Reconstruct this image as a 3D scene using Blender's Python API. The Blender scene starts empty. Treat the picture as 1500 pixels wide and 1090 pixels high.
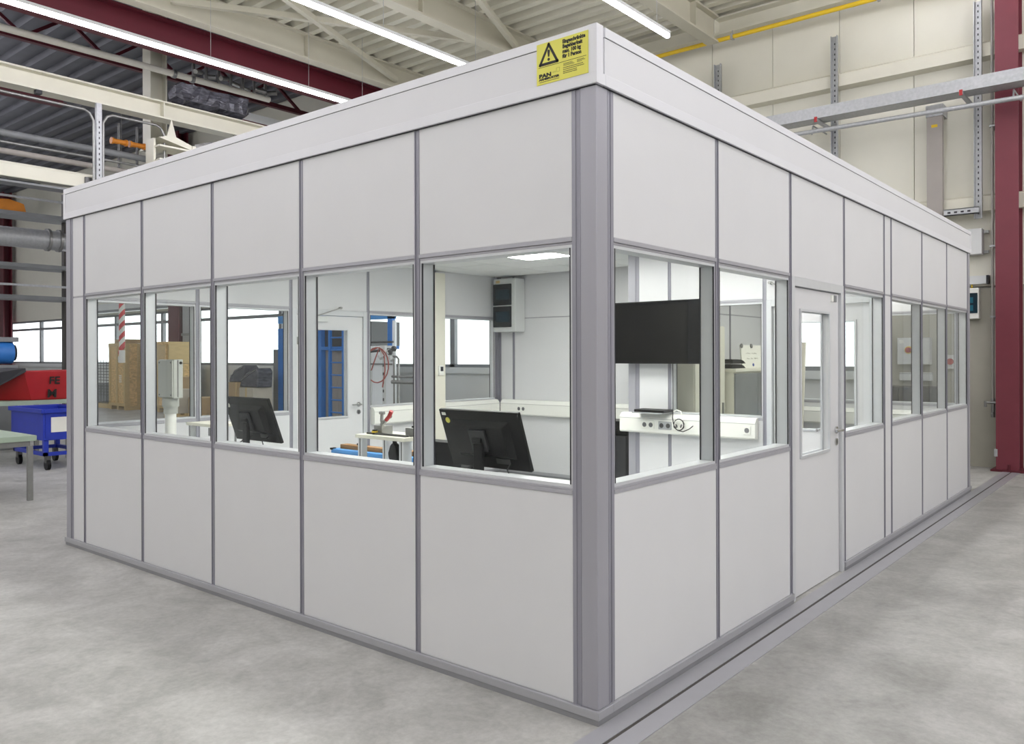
import bpy, bmesh, math, random
from mathutils import Vector, Matrix

random.seed(7)
scene = bpy.context.scene
COL = scene.collection

# ------------------------------------------------------------------ camera
YAW, ROLL, FPX = 0.6579, 0.0030, 1179.43
PPX, PPY = 830.14, 520.85            # principal point in the 1500 x 1090 frame
cam_data = bpy.data.cameras.new('camera')
cam_data.sensor_fit = 'HORIZONTAL'
cam_data.sensor_width = 36.0
cam_data.lens = FPX / 1500.0 * 36.0
cam_data.shift_x = -(PPX - 750.0) / 1500.0
cam_data.shift_y = -(545.0 - PPY) / 1500.0
cam_data.clip_end = 200
cam = bpy.data.objects.new('camera', cam_data)
COL.objects.link(cam)
_f = Vector((-math.sin(YAW), math.cos(YAW), 0))
_r = Vector((math.cos(YAW), math.sin(YAW), 0))
_u = Vector((0, 0, 1))
_m = Matrix((_r, _u, -_f)).transposed().to_4x4()
cam.matrix_world = Matrix.Translation((2.0024, -2.8017, 1.5844)) @ _m @ Matrix.Rotation(-ROLL, 4, 'Z')
scene.camera = cam

# ------------------------------------------------------------------ world, exposure
world = bpy.data.worlds.new('daylight')
scene.world = world
world.use_nodes = True
world.node_tree.nodes['Background'].inputs[0].default_value = (0.93, 0.97, 1.0, 1)
world.node_tree.nodes['Background'].inputs[1].default_value = 2.6
vs = scene.view_settings
vs.view_transform = 'Standard'
vs.look = 'None'
vs.gamma = 1.0
vs.use_curve_mapping = False
vs.exposure = 0.0
HALL_LAMP = 30.5        # radiance of the hall's light strips
ROOM_LAMP = 25.0         # radiance of the cabin's ceiling light panels
scene.cycles.use_denoising = True
scene.cycles.transparent_max_bounces = 40
scene.cycles.max_bounces = 8
scene.cycles.adaptive_threshold = 0.03
scene.cycles.diffuse_bounces = 4
scene.cycles.glossy_bounces = 4
scene.cycles.sample_clamp_indirect = 6.0
scene.cycles.caustics_reflective = False
scene.cycles.caustics_refractive = False


# ------------------------------------------------------------------ helpers
def S(r, g, b):
    def c(v):
        v /= 255.0
        return v / 12.92 if v <= 0.04045 else ((v + 0.055) / 1.055) ** 2.4
    return (c(r), c(g), c(b), 1.0)


M = {}


def mat(name, col, rough=0.5, metal=0.0, var=0.0, vscale=6.0, bump=0.0, bscale=40.0, spec=0.5, stretch=None):
    m = bpy.data.materials.new(name)
    m.use_nodes = True
    nt = m.node_tree
    b = nt.nodes['Principled BSDF']
    b.inputs['Base Color'].default_value = col
    b.inputs['Roughness'].default_value = rough
    b.inputs['Metallic'].default_value = metal
    b.inputs['Specular IOR Level'].default_value = spec
    tc = nt.nodes.new('ShaderNodeTexCoord')
    mp = nt.nodes.new('ShaderNodeMapping')
    nt.links.new(tc.outputs['Object'], mp.inputs[0])
    if stretch:
        mp.inputs['Scale'].default_value = stretch
    if var > 0:
        n = nt.nodes.new('ShaderNodeTexNoise')
        n.inputs['Scale'].default_value = vscale
        n.inputs['Detail'].default_value = 5
        nt.links.new(mp.outputs[0], n.inputs['Vector'])
        r = nt.nodes.new('ShaderNodeValToRGB')
        r.color_ramp.elements[0].position = 0.3
        r.color_ramp.elements[1].position = 0.7
        r.color_ramp.elements[0].color = tuple(max(0, c * (1 - var)) for c in col[:3]) + (1,)
        r.color_ramp.elements[1].color = tuple(min(1, c * (1 + var)) for c in col[:3]) + (1,)
        nt.links.new(n.outputs['Fac'], r.inputs[0])
        nt.links.new(r.outputs[0], b.inputs['Base Color'])
    if bump > 0:
        n2 = nt.nodes.new('ShaderNodeTexNoise')
        n2.inputs['Scale'].default_value = bscale
        nt.links.new(mp.outputs[0], n2.inputs['Vector'])
        bp = nt.nodes.new('ShaderNodeBump')
        bp.inputs['Strength'].default_value = bump
        bp.inputs['Distance'].default_value = 0.01
        nt.links.new(n2.outputs['Fac'], bp.inputs['Height'])
        nt.links.new(bp.outputs[0], b.inputs['Normal'])
    M[name] = m
    return m


def emis(name, col, strength):
    m = bpy.data.materials.new(name)
    m.use_nodes = True
    nt = m.node_tree
    nt.nodes.remove(nt.nodes['Principled BSDF'])
    e = nt.nodes.new('ShaderNodeEmission')
    e.inputs[0].default_value = col
    e.inputs[1].default_value = strength
    nt.links.new(e.outputs[0], nt.nodes['Material Output'].inputs[0])
    M[name] = m


def glass(name, tint, f0=0.04):
    """clear pane: light passes straight through, Fresnel reflection on the surface"""
    m = bpy.data.materials.new(name)
    m.use_nodes = True
    nt = m.node_tree
    nt.nodes.remove(nt.nodes['Principled BSDF'])
    tr = nt.nodes.new('ShaderNodeBsdfTransparent')
    tr.inputs[0].default_value = tint
    gl = nt.nodes.new('ShaderNodeBsdfGlossy')
    gl.inputs['Roughness'].default_value = 0.0
    gl.inputs[0].default_value = (0.95, 0.97, 1, 1)
    lw = nt.nodes.new('ShaderNodeLayerWeight')
    lw.inputs[0].default_value = 0.5
    pw = nt.nodes.new('ShaderNodeMath')
    pw.operation = 'POWER'
    pw.inputs[1].default_value = 5
    ml = nt.nodes.new('ShaderNodeMath')
    ml.operation = 'MULTIPLY_ADD'
    ml.inputs[1].default_value = 0.42 - f0
    ml.inputs[2].default_value = f0
    mx = nt.nodes.new('ShaderNodeMixShader')
    nt.links.new(lw.outputs['Facing'], pw.inputs[0])
    nt.links.new(pw.outputs[0], ml.inputs[0])
    nt.links.new(ml.outputs[0], mx.inputs[0])
    nt.links.new(tr.outputs[0], mx.inputs[1])
    nt.links.new(gl.outputs[0], mx.inputs[2])
    nt.links.new(mx.outputs[0], nt.nodes['Material Output'].inputs[0])
    M[name] = m


# ---- materials
mat('panel', S(216, 216, 218), 0.42, var=0.012, vscale=3)
mat('fascia', S(217, 217, 220), 0.40, var=0.01, vscale=3)
mat('cap', S(222, 222, 226), 0.38, var=0.01)
mat('alu', S(172, 171, 178), 0.38, 0.25, var=0.02, vscale=20, stretch=(1, 1, 0.05))
mat('alu_dark', S(148, 147, 157), 0.42, 0.25, var=0.02, vscale=20, stretch=(1, 1, 0.05))  # weaker light on the recessed mullions is put into this darker grey
mat('alu_post', S(164, 163, 171), 0.40, 0.25, var=0.02, vscale=14, stretch=(1, 1, 0.05))
mat('alu_light', S(208, 210, 213), 0.35, 0.2, var=0.02, vscale=18)
mat('base_rail', S(176, 176, 181), 0.38, 0.35, var=0.03, vscale=30, stretch=(0.3, 0.3, 2))
mat('plinth', S(146, 146, 150), 0.5, 0.2, var=0.05)
mat('gasket', S(44, 44, 50), 0.6, var=0.1)
mat('black', S(13, 13, 15), 0.42, var=0.15, vscale=12, spec=0.22)
mat('black_soft', S(38, 38, 42), 0.6, var=0.1, vscale=20)
mat('screen', S(12, 12, 15), 0.22, var=0.04, vscale=1, spec=0.12)
mat('white_plastic', S(240, 240, 234), 0.4, var=0.01)
mat('cream_plastic', S(232, 229, 215), 0.45, var=0.02)
mat('tile', S(236, 237, 236), 0.8, var=0.02, vscale=60, bump=0.15, bscale=300)
mat('grid', S(112, 112, 114), 0.6, var=0.01)
mat('inner_floor', S(188, 189, 188), 0.45, var=0.03, vscale=4)
mat('desk', S(236, 237, 236), 0.4, var=0.01)
mat('wood', S(150, 106, 58), 0.6, var=0.18, vscale=5, stretch=(1, 12, 12))
mat('blue', S(48, 118, 196), 0.45, var=0.06)
mat('blue_light', S(78, 148, 214), 0.5, var=0.08)
mat('blue_deep', S(28, 52, 168), 0.45, var=0.08)
mat('steel', S(150, 150, 148), 0.35, 0.7, var=0.06, vscale=20)
mat('steel_dark', S(92, 92, 92), 0.4, 0.6, var=0.1, vscale=20)
mat('galv', S(178, 180, 182), 0.45, 0.4, var=0.10, vscale=25)
mat('chrome', S(210, 210, 210), 0.18, 1.0, var=0.02)
mat('grey_box', S(176, 178, 172), 0.5, var=0.03)
mat('light_box', S(214, 216, 215), 0.45, var=0.02)
mat('red', S(168, 28, 34), 0.45, var=0.06)
mat('red_tape', S(214, 48, 52), 0.5, var=0.05)
mat('white_tape', S(240, 238, 232), 0.5, var=0.02)
mat('maroon', S(114, 46, 58), 0.5, var=0.05, vscale=4)
mat('maroon_dark', S(86, 20, 33), 0.5, var=0.08, vscale=4)
mat('cream', S(222, 219, 203), 0.5, var=0.03, vscale=3)
mat('cream_beam', S(196, 192, 174), 0.5, var=0.03, vscale=3)
mat('cream_deck', S(218, 215, 199), 0.45, 0.1, var=0.05, vscale=2)
mat('dark_deck', S(88, 90, 98), 0.6, var=0.12, vscale=2)
mat('cladding', S(222, 220, 206), 0.5, 0.0, var=0.02, vscale=2)
mat('concrete_wall', S(176, 173, 160), 0.8, var=0.05, vscale=3, bump=0.1, bscale=30)
mat('far_wall', S(212, 213, 211), 0.7, var=0.05, vscale=1.5)
mat('grey_post', S(160, 154, 148), 0.6, var=0.05, vscale=3)
mat('yellow', S(232, 196, 42), 0.45, var=0.04)
mat('yellow_sign', S(222, 216, 92), 0.5, var=0.015, vscale=10)
mat('ink', S(30, 28, 24), 0.6, var=0.05)
mat('ink_soft', S(92, 90, 52), 0.6, var=0.05)
mat('paper', S(236, 235, 226), 0.7, var=0.02)
mat('teal_glass', S(18, 44, 56), 0.15, var=0.1, vscale=4)
mat('teal_bright', S(30, 96, 116), 0.2, var=0.15, vscale=6)
mat('dark_window', S(22, 30, 36), 0.12, var=0.1, vscale=4)
mat('osb', S(222, 188, 130), 0.75, var=0.30, vscale=11, stretch=(1, 1, 2.2), bump=0.2, bscale=30)
mat('pine', S(206, 180, 128), 0.7, var=0.10, vscale=5, stretch=(1, 1, 6))
mat('cardboard', S(176, 150, 112), 0.8, var=0.06, vscale=6)
mat('cardboard_pale', S(190, 182, 166), 0.8, var=0.05, vscale=6)
mat('hose', S(172, 96, 88), 0.5, var=0.05)
mat('orange', S(206, 128, 36), 0.5, var=0.15, vscale=3)
mat('green_grey', S(160, 176, 158), 0.6, var=0.06)
mat('brown_dark', S(70, 66, 62), 0.6, var=0.15, vscale=3)
mat('grey_mid', S(128, 130, 132), 0.5, var=0.06, vscale=4)
mat('plastic_film', S(86, 86, 94), 0.22, 0.2, var=0.5, vscale=9, bump=0.8, bscale=14, stretch=(1, 1, 3))
mat('silver_film', S(196, 196, 200), 0.25, 0.6, var=0.3, vscale=14, bump=0.9, bscale=18)
mat('tank_white', S(240, 244, 247), 0.4, var=0.03)
mat('blue_dot', S(52, 78, 160), 0.5, var=0.05)
emis('hall_lamp', (1.0, 0.985, 1.07, 1), HALL_LAMP)
emis('room_lamp', (1.0, 0.985, 0.945, 1), ROOM_LAMP)
emis('room_lamp_soft', (1.0, 0.98, 0.93, 1), ROOM_LAMP * 0.42)
glass('pane', (0.985, 0.993, 0.988, 1), 0.006)
glass('pane_far', (0.985, 0.99, 0.99, 1), 0.02)


def floor_material():
    m = bpy.data.materials.new('concrete_floor')
    m.use_nodes = True
    nt = m.node_tree
    b = nt.nodes['Principled BSDF']
    tc = nt.nodes.new('ShaderNodeTexCoord')

    def noise(scale, detail, rough=0.6, dist=0.0, vec=None):
        n = nt.nodes.new('ShaderNodeTexNoise')
        n.inputs['Scale'].default_value = scale
        n.inputs['Detail'].default_value = detail
        n.inputs['Roughness'].default_value = rough
        n.inputs['Distortion'].default_value = dist
        nt.links.new(vec or tc.outputs['Object'], n.inputs['Vector'])
        return n

    def ramp(src, p0, p1, c0, c1):
        r = nt.nodes.new('ShaderNodeValToRGB')
        r.color_ramp.elements[0].position = p0
        r.color_ramp.elements[1].position = p1
        r.color_ramp.elements[0].color = c0
        r.color_ramp.elements[1].color = c1
        nt.links.new(src, r.inputs[0])
        return r

    def mix(kind, fac, a, bb):
        x = nt.nodes.new('ShaderNodeMix')
        x.data_type = 'RGBA'
        x.blend_type = kind
        x.inputs[0].default_value = fac
        nt.links.new(a, x.inputs[6])
        nt.links.new(bb, x.inputs[7])
        return x.outputs[2]
    big = ramp(noise(0.55, 6, 0.62, 0.6).outputs['Fac'], 0.30, 0.72, S(204, 203, 199), S(232, 231, 228))
    mid = ramp(noise(2.6, 7, 0.7, 0.4).outputs['Fac'], 0.33, 0.70, S(210, 210, 208), S(255, 255, 255))
    fine = ramp(noise(26, 4, 0.7).outputs['Fac'], 0.3, 0.7, S(230, 230, 230), S(255, 255, 255))
    stain = ramp(noise(1.15, 3, 0.5, 1.2).outputs['Fac'], 0.18, 0.36, S(190, 188, 184), S(255, 255, 255))
    c = mix('MULTIPLY', 1.0, big.outputs[0], mid.outputs[0])
    c = mix('MULTIPLY', 1.0, c, fine.outputs[0])
    c = mix('MULTIPLY', 1.0, c, stain.outputs[0])
    # right floor toned down against the stronger light there; paler slab beyond the joint
    sep = nt.nodes.new('ShaderNodeSeparateXYZ')
    nt.links.new(tc.outputs['Object'], sep.inputs[0])
    for lo, hi, dark, pale in ((0.20, 0.24, 255, 226), (1.05, 1.13, 226, 240)):
        mr = nt.nodes.new('ShaderNodeMapRange')
        mr.inputs[1].default_value = lo
        mr.inputs[2].default_value = hi
        nt.links.new(sep.outputs[0], mr.inputs[0])
        d0, d1 = (S(dark, dark, dark), S(pale, pale, pale)) if lo < 1 else (S(255, 255, 255), S(255, 255, 255))
        if lo > 1:      # the outer slab is paler than the inner one
            d0, d1 = S(240, 240, 239), S(255, 255, 255)
        sl = ramp(mr.outputs[0], 0.0, 1.0, d0, d1)
        c = mix('MULTIPLY', 1.0, c, sl.outputs[0])
    nt.links.new(c, b.inputs['Base Color'])
    rr = nt.nodes.new('ShaderNodeMapRange')
    rr.inputs[3].default_value = 0.38
    rr.inputs[4].default_value = 0.62
    nt.links.new(noise(1.7, 5).outputs['Fac'], rr.inputs[0])
    nt.links.new(rr.outputs[0], b.inputs['Roughness'])
    bp = nt.nodes.new('ShaderNodeBump')
    bp.inputs['Strength'].default_value = 0.05
    bp.inputs['Distance'].default_value = 0.01
    nt.links.new(noise(40, 4).outputs['Fac'], bp.inputs['Height'])
    nt.links.new(bp.outputs[0], b.inputs['Normal'])
    M['concrete_floor'] = m


floor_material()


class MB:
    """collects shapes, then links them as ONE mesh object"""

    def __init__(self, fn=None):
        self.v, self.f, self.smooth = [], [], []
        self.fn = fn

    def add(self, vs_, fs, smooth=False):
        o = len(self.v)
        for p in vs_:
            self.v.append(tuple(self.fn(*p)) if self.fn else tuple(p))
        for f in fs:
            self.f.append([i + o for i in f])
            self.smooth.append(smooth)
        return self

    def box(self, x0, x1, y0, y1, z0, z1):
        x0, x1 = min(x0, x1), max(x0, x1)
        y0, y1 = min(y0, y1), max(y0, y1)
        z0, z1 = min(z0, z1), max(z0, z1)
        return self.add([(x0, y0, z0), (x1, y0, z0), (x1, y1, z0), (x0, y1, z0),
                         (x0, y0, z1), (x1, y0, z1), (x1, y1, z1), (x0, y1, z1)],
                        [(0, 3, 2, 1), (4, 5, 6, 7), (0, 1, 5, 4), (1, 2, 6, 5), (2, 3, 7, 6), (3, 0, 4, 7)])

    def obox(self, c, ux, uy, uz, hx, hy, hz):
        c = Vector(c); ux = Vector(ux).normalized() * hx; uy = Vector(uy).normalized() * hy; uz = Vector(uz).normalized() * hz
        p = [c + ux * a + uy * b + uz * d for d in (-1, 1) for a, b in ((-1, -1), (1, -1), (1, 1), (-1, 1))]
        return self.add(p, [(0, 3, 2, 1), (4, 5, 6, 7), (0, 1, 5, 4), (1, 2, 6, 5), (2, 3, 7, 6), (3, 0, 4, 7)])

    def bar(self, p0, p1, w, h, up=(0, 0, 1)):
        p0, p1 = Vector(p0), Vector(p1)
        d = (p1 - p0)
        L = d.length
        d.normalize()
        up = Vector(up)
        if abs(d.dot(up)) > 0.98:
            up = Vector((1, 0, 0))
        s = d.cross(up).normalized()
        t = s.cross(d).normalized()
        return self.obox((p0 + p1) / 2, d, s, t, L / 2, w / 2, h / 2)

    def cyl(self, p0, p1, r, n=14, r1=None, caps=True):
        p0, p1 = Vector(p0), Vector(p1)
        r1 = r if r1 is None else r1
        d = (p1 - p0).normalized()
        a = Vector((0, 0, 1)) if abs(d.z) < 0.9 else Vector((1, 0, 0))
        s = d.cross(a).normalized()
        t = s.cross(d)
        pts = []
        for k in range(n):
            q = 2 * math.pi * k / n
            e = s * math.cos(q) + t * math.sin(q)
            pts += [p0 + e * r, p1 + e * r1]
        self.add(pts, [(2 * k, 2 * ((k + 1) % n), 2 * ((k + 1) % n) + 1, 2 * k + 1) for k in range(n)], True)
        if caps:
            self.add(pts[0::2], [tuple(range(n))])
            self.add(pts[1::2], [tuple(range(n))[::-1]])
        return self

    def tube(self, path, r, n=8, closed=False):
        P = [Vector(p) for p in path]
        rings = []
        prev = None
        for i, p in enumerate(P):
            if closed:
                d = P[(i + 1) % len(P)] - P[i - 1]
            else:
                d = P[min(i + 1, len(P) - 1)] - P[max(i - 1, 0)]
            d.normalize()
            if prev is None:
                a = Vector((0, 0, 1)) if abs(d.z) < 0.9 else Vector((1, 0, 0))
                s = d.cross(a).normalized()
            else:
                s = (prev - d * prev.dot(d)).normalized()
            prev = s
            t = d.cross(s)
            rings.append([p + (s * math.cos(2 * math.pi * k / n) + t * math.sin(2 * math.pi * k / n)) * r for k in range(n)])
        pts = [q for rg in rings for q in rg]
        fs = []
        m = len(P)
        for i in range(m if closed else m - 1):
            j = (i + 1) % m
            for k in range(n):
                fs.append((i * n + k, i * n + (k + 1) % n, j * n + (k + 1) % n, j * n + k))
        self.add(pts, fs, True)
        if not closed:
            self.add(rings[0], [tuple(range(n))])
            self.add(rings[-1], [tuple(range(n))])
        return self

    def prism(self, poly, axis, a, b):
        """2-D polygon extruded along an axis from a to b"""
        def P(u, w, t):
            return {'x': (t, u, w), 'y': (u, t, w), 'z': (u, w, t)}[axis]
        n = len(poly)
        pts = [P(u, w, a) for u, w in poly] + [P(u, w, b) for u, w in poly]
        fs = [(k, (k + 1) % n, n + (k + 1) % n, n + k) for k in range(n)]
        fs += [tuple(range(n))[::-1], tuple(range(n, 2 * n))]
        return self.add(pts, fs)

    def mesh(self, name):
        me = bpy.data.meshes.new(name)
        me.from_pydata(self.v, [], self.f)
        bm = bmesh.new()
        bm.from_mesh(me)
        bmesh.ops.recalc_face_normals(bm, faces=bm.faces)
        bm.to_mesh(me)
        bm.free()
        me.polygons.foreach_set('use_smooth', self.smooth)
        me.update()
        return me

    def build(self, name, m, parent=None, bevel=0.0, label=None):
        if parent is None:          # a top-level mesh gets its origin at its base
            xs = [p[0] for p in self.v]; ys = [p[1] for p in self.v]; zs = [p[2] for p in self.v]
            o = ((min(xs) + max(xs)) / 2, (min(ys) + max(ys)) / 2, min(zs))
            self.v = [(p[0] - o[0], p[1] - o[1], p[2] - o[2]) for p in self.v]
        me = self.mesh(name)
        me.materials.append(M[m])
        ob = bpy.data.objects.new(name, me)
        COL.objects.link(ob)
        if parent is None:
            ob.location = o
        else:
            ob.parent = parent
            po = parent.get('_o')
            if po is not None:
                ob.location = (-po[0], -po[1], -po[2])
        if bevel:
            bv = ob.modifiers.new('bevel', 'BEVEL')
            bv.width = bevel
            bv.segments = 2
            bv.limit_method = 'ANGLE'
            bv.angle_limit = math.radians(50)
        if label:
            ob['label'] = label
        return ob


def inst(src, parent, loc):
    o = src.copy()
    COL.objects.link(o)
    o.parent = parent
    o.location = loc
    return o


def thing(name, label, cat, loc=(0, 0, 0), rotz=0.0, group=None):
    o = bpy.data.objects.new(name, None)
    o.empty_display_size = 0.1
    COL.objects.link(o)
    o.location = loc
    o.rotation_euler = (0, 0, rotz)
    return tag(o, label, cat, group)


def tag(o, label, cat, group=None):
    o['label'] = label
    o['category'] = cat
    if group:
        o['group'] = group
    return o


def struct(o):
    o['kind'] = 'structure'
    return o


def text_mesh(txt, size, m, name, parent, origin, xdir, ydir, ndir, bold=0.0, sx=1.0, depth=0.0006, align='LEFT'):
    cu = bpy.data.curves.new('txt', 'FONT')
    cu.body = txt
    cu.size = size
    cu.offset = bold
    cu.extrude = depth
    cu.align_x = align
    cu.resolution_u = 2
    ob = bpy.data.objects.new('txt', cu)
    COL.objects.link(ob)
    bpy.context.view_layer.update()
    dg = bpy.context.evaluated_depsgraph_get()
    me = bpy.data.meshes.new_from_object(ob.evaluated_get(dg))
    bpy.data.objects.remove(ob)
    X, Yv, N, O = Vector(xdir), Vector(ydir), Vector(ndir), Vector(origin)
    for v in me.vertices:
        v.co = O + X * (v.co.x * sx) + Yv * v.co.y + N * (v.co.z + depth)
    me.name = name
    me.materials.clear()
    me.materials.append(M[m])
    o2 = bpy.data.objects.new(name, me)
    COL.objects.link(o2)
    o2.parent = parent
    return o2


def arc(cx, cz, r, a0, a1, n=10):
    return [(cx + r * math.cos(a0 + (a1 - a0) * k / n), cz + r * math.sin(a0 + (a1 - a0) * k / n)) for k in range(n + 1)]

# ================================================================== THE HALL (setting)
YB = 9.75          # inner face of the hall's long back wall
fl = struct(MB().box(-44, 13, -10, 10.2, -0.12, 0.0).build('floor', 'concrete_floor'))
# origin of the floor mesh is moved to its base; keep object coordinates = world for the slab joint
fl.data.transform(Matrix.Translation(fl.location)); fl.location = (0, 0, 0)

tr = struct(MB().box(0.014, 0.108, -6, 9.68, 0.0, 0.004).box(0.126, 0.224, -6, 9.68, 0.0, 0.004).build('trim_1', 'base_rail'))
tr['label'] = 'flat grey steel floor rail with a dark slot along the cabin'
sl = MB().box(0.108, 0.126, -6, 9.68, 0.0, 0.0012)
slo = sl.build('rail_slot', 'brown_dark', tr); slo.location = (-tr.location.x, -tr.location.y, -tr.location.z)

# ---- back wall
wb = struct(MB().box(-1.9, 13, YB, YB + 0.25, 0, 2.52).build('wall_back', 'concrete_wall'))
wo = (-wb.location.x, -wb.location.y, -wb.location.z)


def wpart(mb, name, m, parent=wb, off=wo, bevel=0):
    o = mb.build(name, m, parent, bevel)
    o.location = off
    return o


wpart(MB().box(-44, -1.9, YB, YB + 0.25, 0, 1.2), 'sill_wall', 'far_wall')
wpart(MB().box(-44, -1.9, YB - 0.07, YB + 0.25, 1.2, 1.33), 'window_ledge', 'light_box')
wpart(MB().box(-44, 13, YB + 0.10, YB + 0.25, 3.05, 8.6).box(-1.9, 13, YB + 0.10, YB + 0.25, 2.52, 3.05), 'wall_core', 'far_wall')
src = None
x = -14.4
while x < 4.5:
    z0 = 3.05 if x + 1.06 < -1.8 else 2.54
    wpart(MB().box(x + 0.004, x + 1.096, YB, YB + 0.10, z0, 7.4), 'cladding_panel', 'cladding', bevel=0.004)
    x += 1.1
wpart(MB().box(-44, -14.4, YB, YB + 0.10, 3.05, 8.6), 'upper_wall', 'cladding')
wpart(MB().box(4.5, 13, YB, YB + 0.10, 2.54, 7.4), 'upper_wall', 'cladding')
wpart(MB().prism([(YB, 5.70), (YB - 0.16, 5.72), (YB - 0.18, 5.90), (YB, 5.98)], 'x', -14, 6), 'girt', 'cream')
wpart(MB().prism([(YB, 3.57), (YB - 0.14, 3.58), (YB - 0.15, 3.78), (YB, 3.83)], 'x', -14, 6), 'girt', 'cream')

edges = [-1.9, -4.3, -7.6, -10.94, -14.27, -17.6, -20.93, -24.26, -27.6, -30.9, -34.3, -37.6, -41.0]
for k in range(len(edges) - 1):
    x1, x0 = edges[k], edges[k + 1]
    f = MB()
    for a, b in ((x0, x0 + 0.07), (x1 - 0.07, x1)):
        f.box(a, b, YB + 0.04, YB + 0.14, 1.33, 3.05)
    f.box(x0, x1, YB + 0.04, YB + 0.14, 1.33, 1.40).box(x0, x1, YB + 0.04, YB + 0.14, 2.98, 3.05)
    f.box(x0, x1, YB + 0.05, YB + 0.13, 2.66, 2.75)
    w = struct(f.build('window_%d' % (k + 1), 'grey_mid'))
    p = MB().box(x0 + 0.06, x1 - 0.06, YB + 0.085, YB + 0.092, 1.39, 2.99).build('pane', 'pane_far', w)
    p.location = -w.location
    if k == 0:
        pass

# ---- the other walls of the hall
struct(MB().box(-44.2, -44, -10, 10, 0, 8.6).build('wall_left', 'far_wall'))
wf = MB().box(-44, 13, -10.2, -10, 0, 5.5).box(-44, 13, -10.2, -10, 6.2, 8.6)  # high openings added out of view to bring more light onto the cabin front
for i in range(12):
    xx = -44 + i * 5.18
    wf.box(xx - 0.25, xx + 0.25, -10.2, -10, 5.5, 6.2)
struct(wf.build('wall_front', 'cladding'))
wr = MB().box(13, 13.2, -10, 10, 0, 1.33).box(13, 13.2, -10, 10, 2.7, 8.6)  # unseen window band, added to light the cabin's right side
for yy in (-9.8, -6, -2, 2, 6, 9.8):
    wr.box(13, 13.2, yy - 0.2, yy + 0.2, 1.33, 2.7)
struct(wr.build('wall_right', 'cladding'))

# ---- roof deck: trapezoidal sheet, ribs along x
prof = []
y = -10.0
while y < YB + 0.2:
    prof += [(y, 7.25), (y + 0.12, 7.25), (y + 0.16, 7.36), (y + 0.26, 7.36)]
    y += 0.30
n = len(prof)
d = MB()
d.add([(-11.2, a, z) for a, z in prof] + [(13, a, z) for a, z in prof], [(i, i + 1, n + i + 1, n + i) for i in range(n - 1)])
cl = struct(d.build('ceiling', 'cream_deck'))
prof = []
y = -10.0
while y < YB + 0.2:
    prof += [(y, 8.45), (y + 0.2, 8.45), (y + 0.26, 8.56), (y + 0.44, 8.56)]
    y += 0.5
n = len(prof)
d = MB()
d.add([(-44, a, z) for a, z in prof] + [(-11.3, a, z) for a, z in prof], [(i, i + 1, n + i + 1, n + i) for i in range(n - 1)])
d.box(-11.3, -11.2, -10, YB + 0.2, 7.25, 8.6)
o = d.build('dark_decking', 'dark_deck', cl)
o.location = -cl.location


# ---- roof steel
def ibeam(mb, x, y0, y1, z0, z1, w, tf=0.03, tw=0.02):
    mb.box(x - w / 2, x + w / 2, y0, y1, z0, z0 + tf)
    mb.box(x - w / 2, x + w / 2, y0, y1, z1 - tf, z1)
    mb.box(x - tw / 2, x + tw / 2, y0, y1, z0 + tf, z1 - tf)


for x, lb in ((-10.3, 'cream steel roof beam directly beside the dark red beam'),
              (-7.35, 'cream steel roof beam between the two left light strips and the short one'),
              (-4.3, 'cream steel roof beam ending at the wall above the short right light strip')):
    t = thing('roof_beam', lb, 'beam', (x, 0, 6.8), group='cream roof beams')
    b = MB()
    ibeam(b, 0, -10, 9.4, 0, 0.45, 0.22)
    b.build('beam_profile', 'cream_beam', t)
    for yy in (2.0, 5.6, 8.6):
        MB().box(-0.11, 0.11, yy - 0.008, yy + 0.008, 0.03, 0.42).build('stiffener', 'cream_beam', t)
b = MB()
ibeam(b, -11.05, -10, 9.6, 6.5, 7.0, 0.26)
tag(b.build('steel_girder', 'maroon_dark'), 'dark red steel girder running along the edge of the pale roof', 'girder')
for (p0, p1, lb) in (((-8.2, 3.0, 6.97), (-10.22, 7.6, 6.97), 'thin pale diagonal roof brace left of the middle light strip'),
                     ((-6.0, 5.0, 6.97), (-7.25, 7.75, 6.97), 'thin pale diagonal roof brace above the cabin front roof edge'),
                     ((-10.2, 3.2, 6.99), (-7.45, 7.5, 6.99), 'pale diagonal brace crossing under the corrugated roof sheet')):
    b = MB()
    b.bar(p0, p1, 0.09, 0.09)
    tag(b.build('roof_brace', 'cream_beam'), lb, 'brace', 'roof braces')

# edge beam and gas pipe under the roof at the back wall
t = thing('eaves_beam', 'cream steel eaves beam along the top of the back wall', 'beam', (-4, 9.55, 6.95))
b = MB()
b.box(-7, 9, -0.12, 0.12, 0.0, 0.03).box(-7, 9, -0.12, 0.12, 0.27, 0.30).box(-7, 9, 0.05, 0.08, 0.03, 0.27)
b.build('beam_profile', 'cream', t)
for xx in (-3.5, -0.3, 2.7, 5.7):
    MB().box(xx - 0.01, xx + 0.01, -0.11, 0.06, 0.03, 0.27).build('stiffener', 'cream', t)
t = thing('gas_pipe', 'yellow gas pipe hanging below the eaves beam', 'pipe', (-4, 9.4, 6.84))
MB().cyl((-4, 0, 0), (5, 0, 0), 0.035).build('pipe_run', 'yellow', t)
for xx in (-2.6, 0.05, 2.4):
    MB().cyl((xx, 0, 0.0), (xx, 0, 0.11), 0.008, 8).box(xx - 0.02, xx + 0.02, -0.042, 0.042, -0.045, 0.045).build('hanger', 'galv', t)


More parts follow.
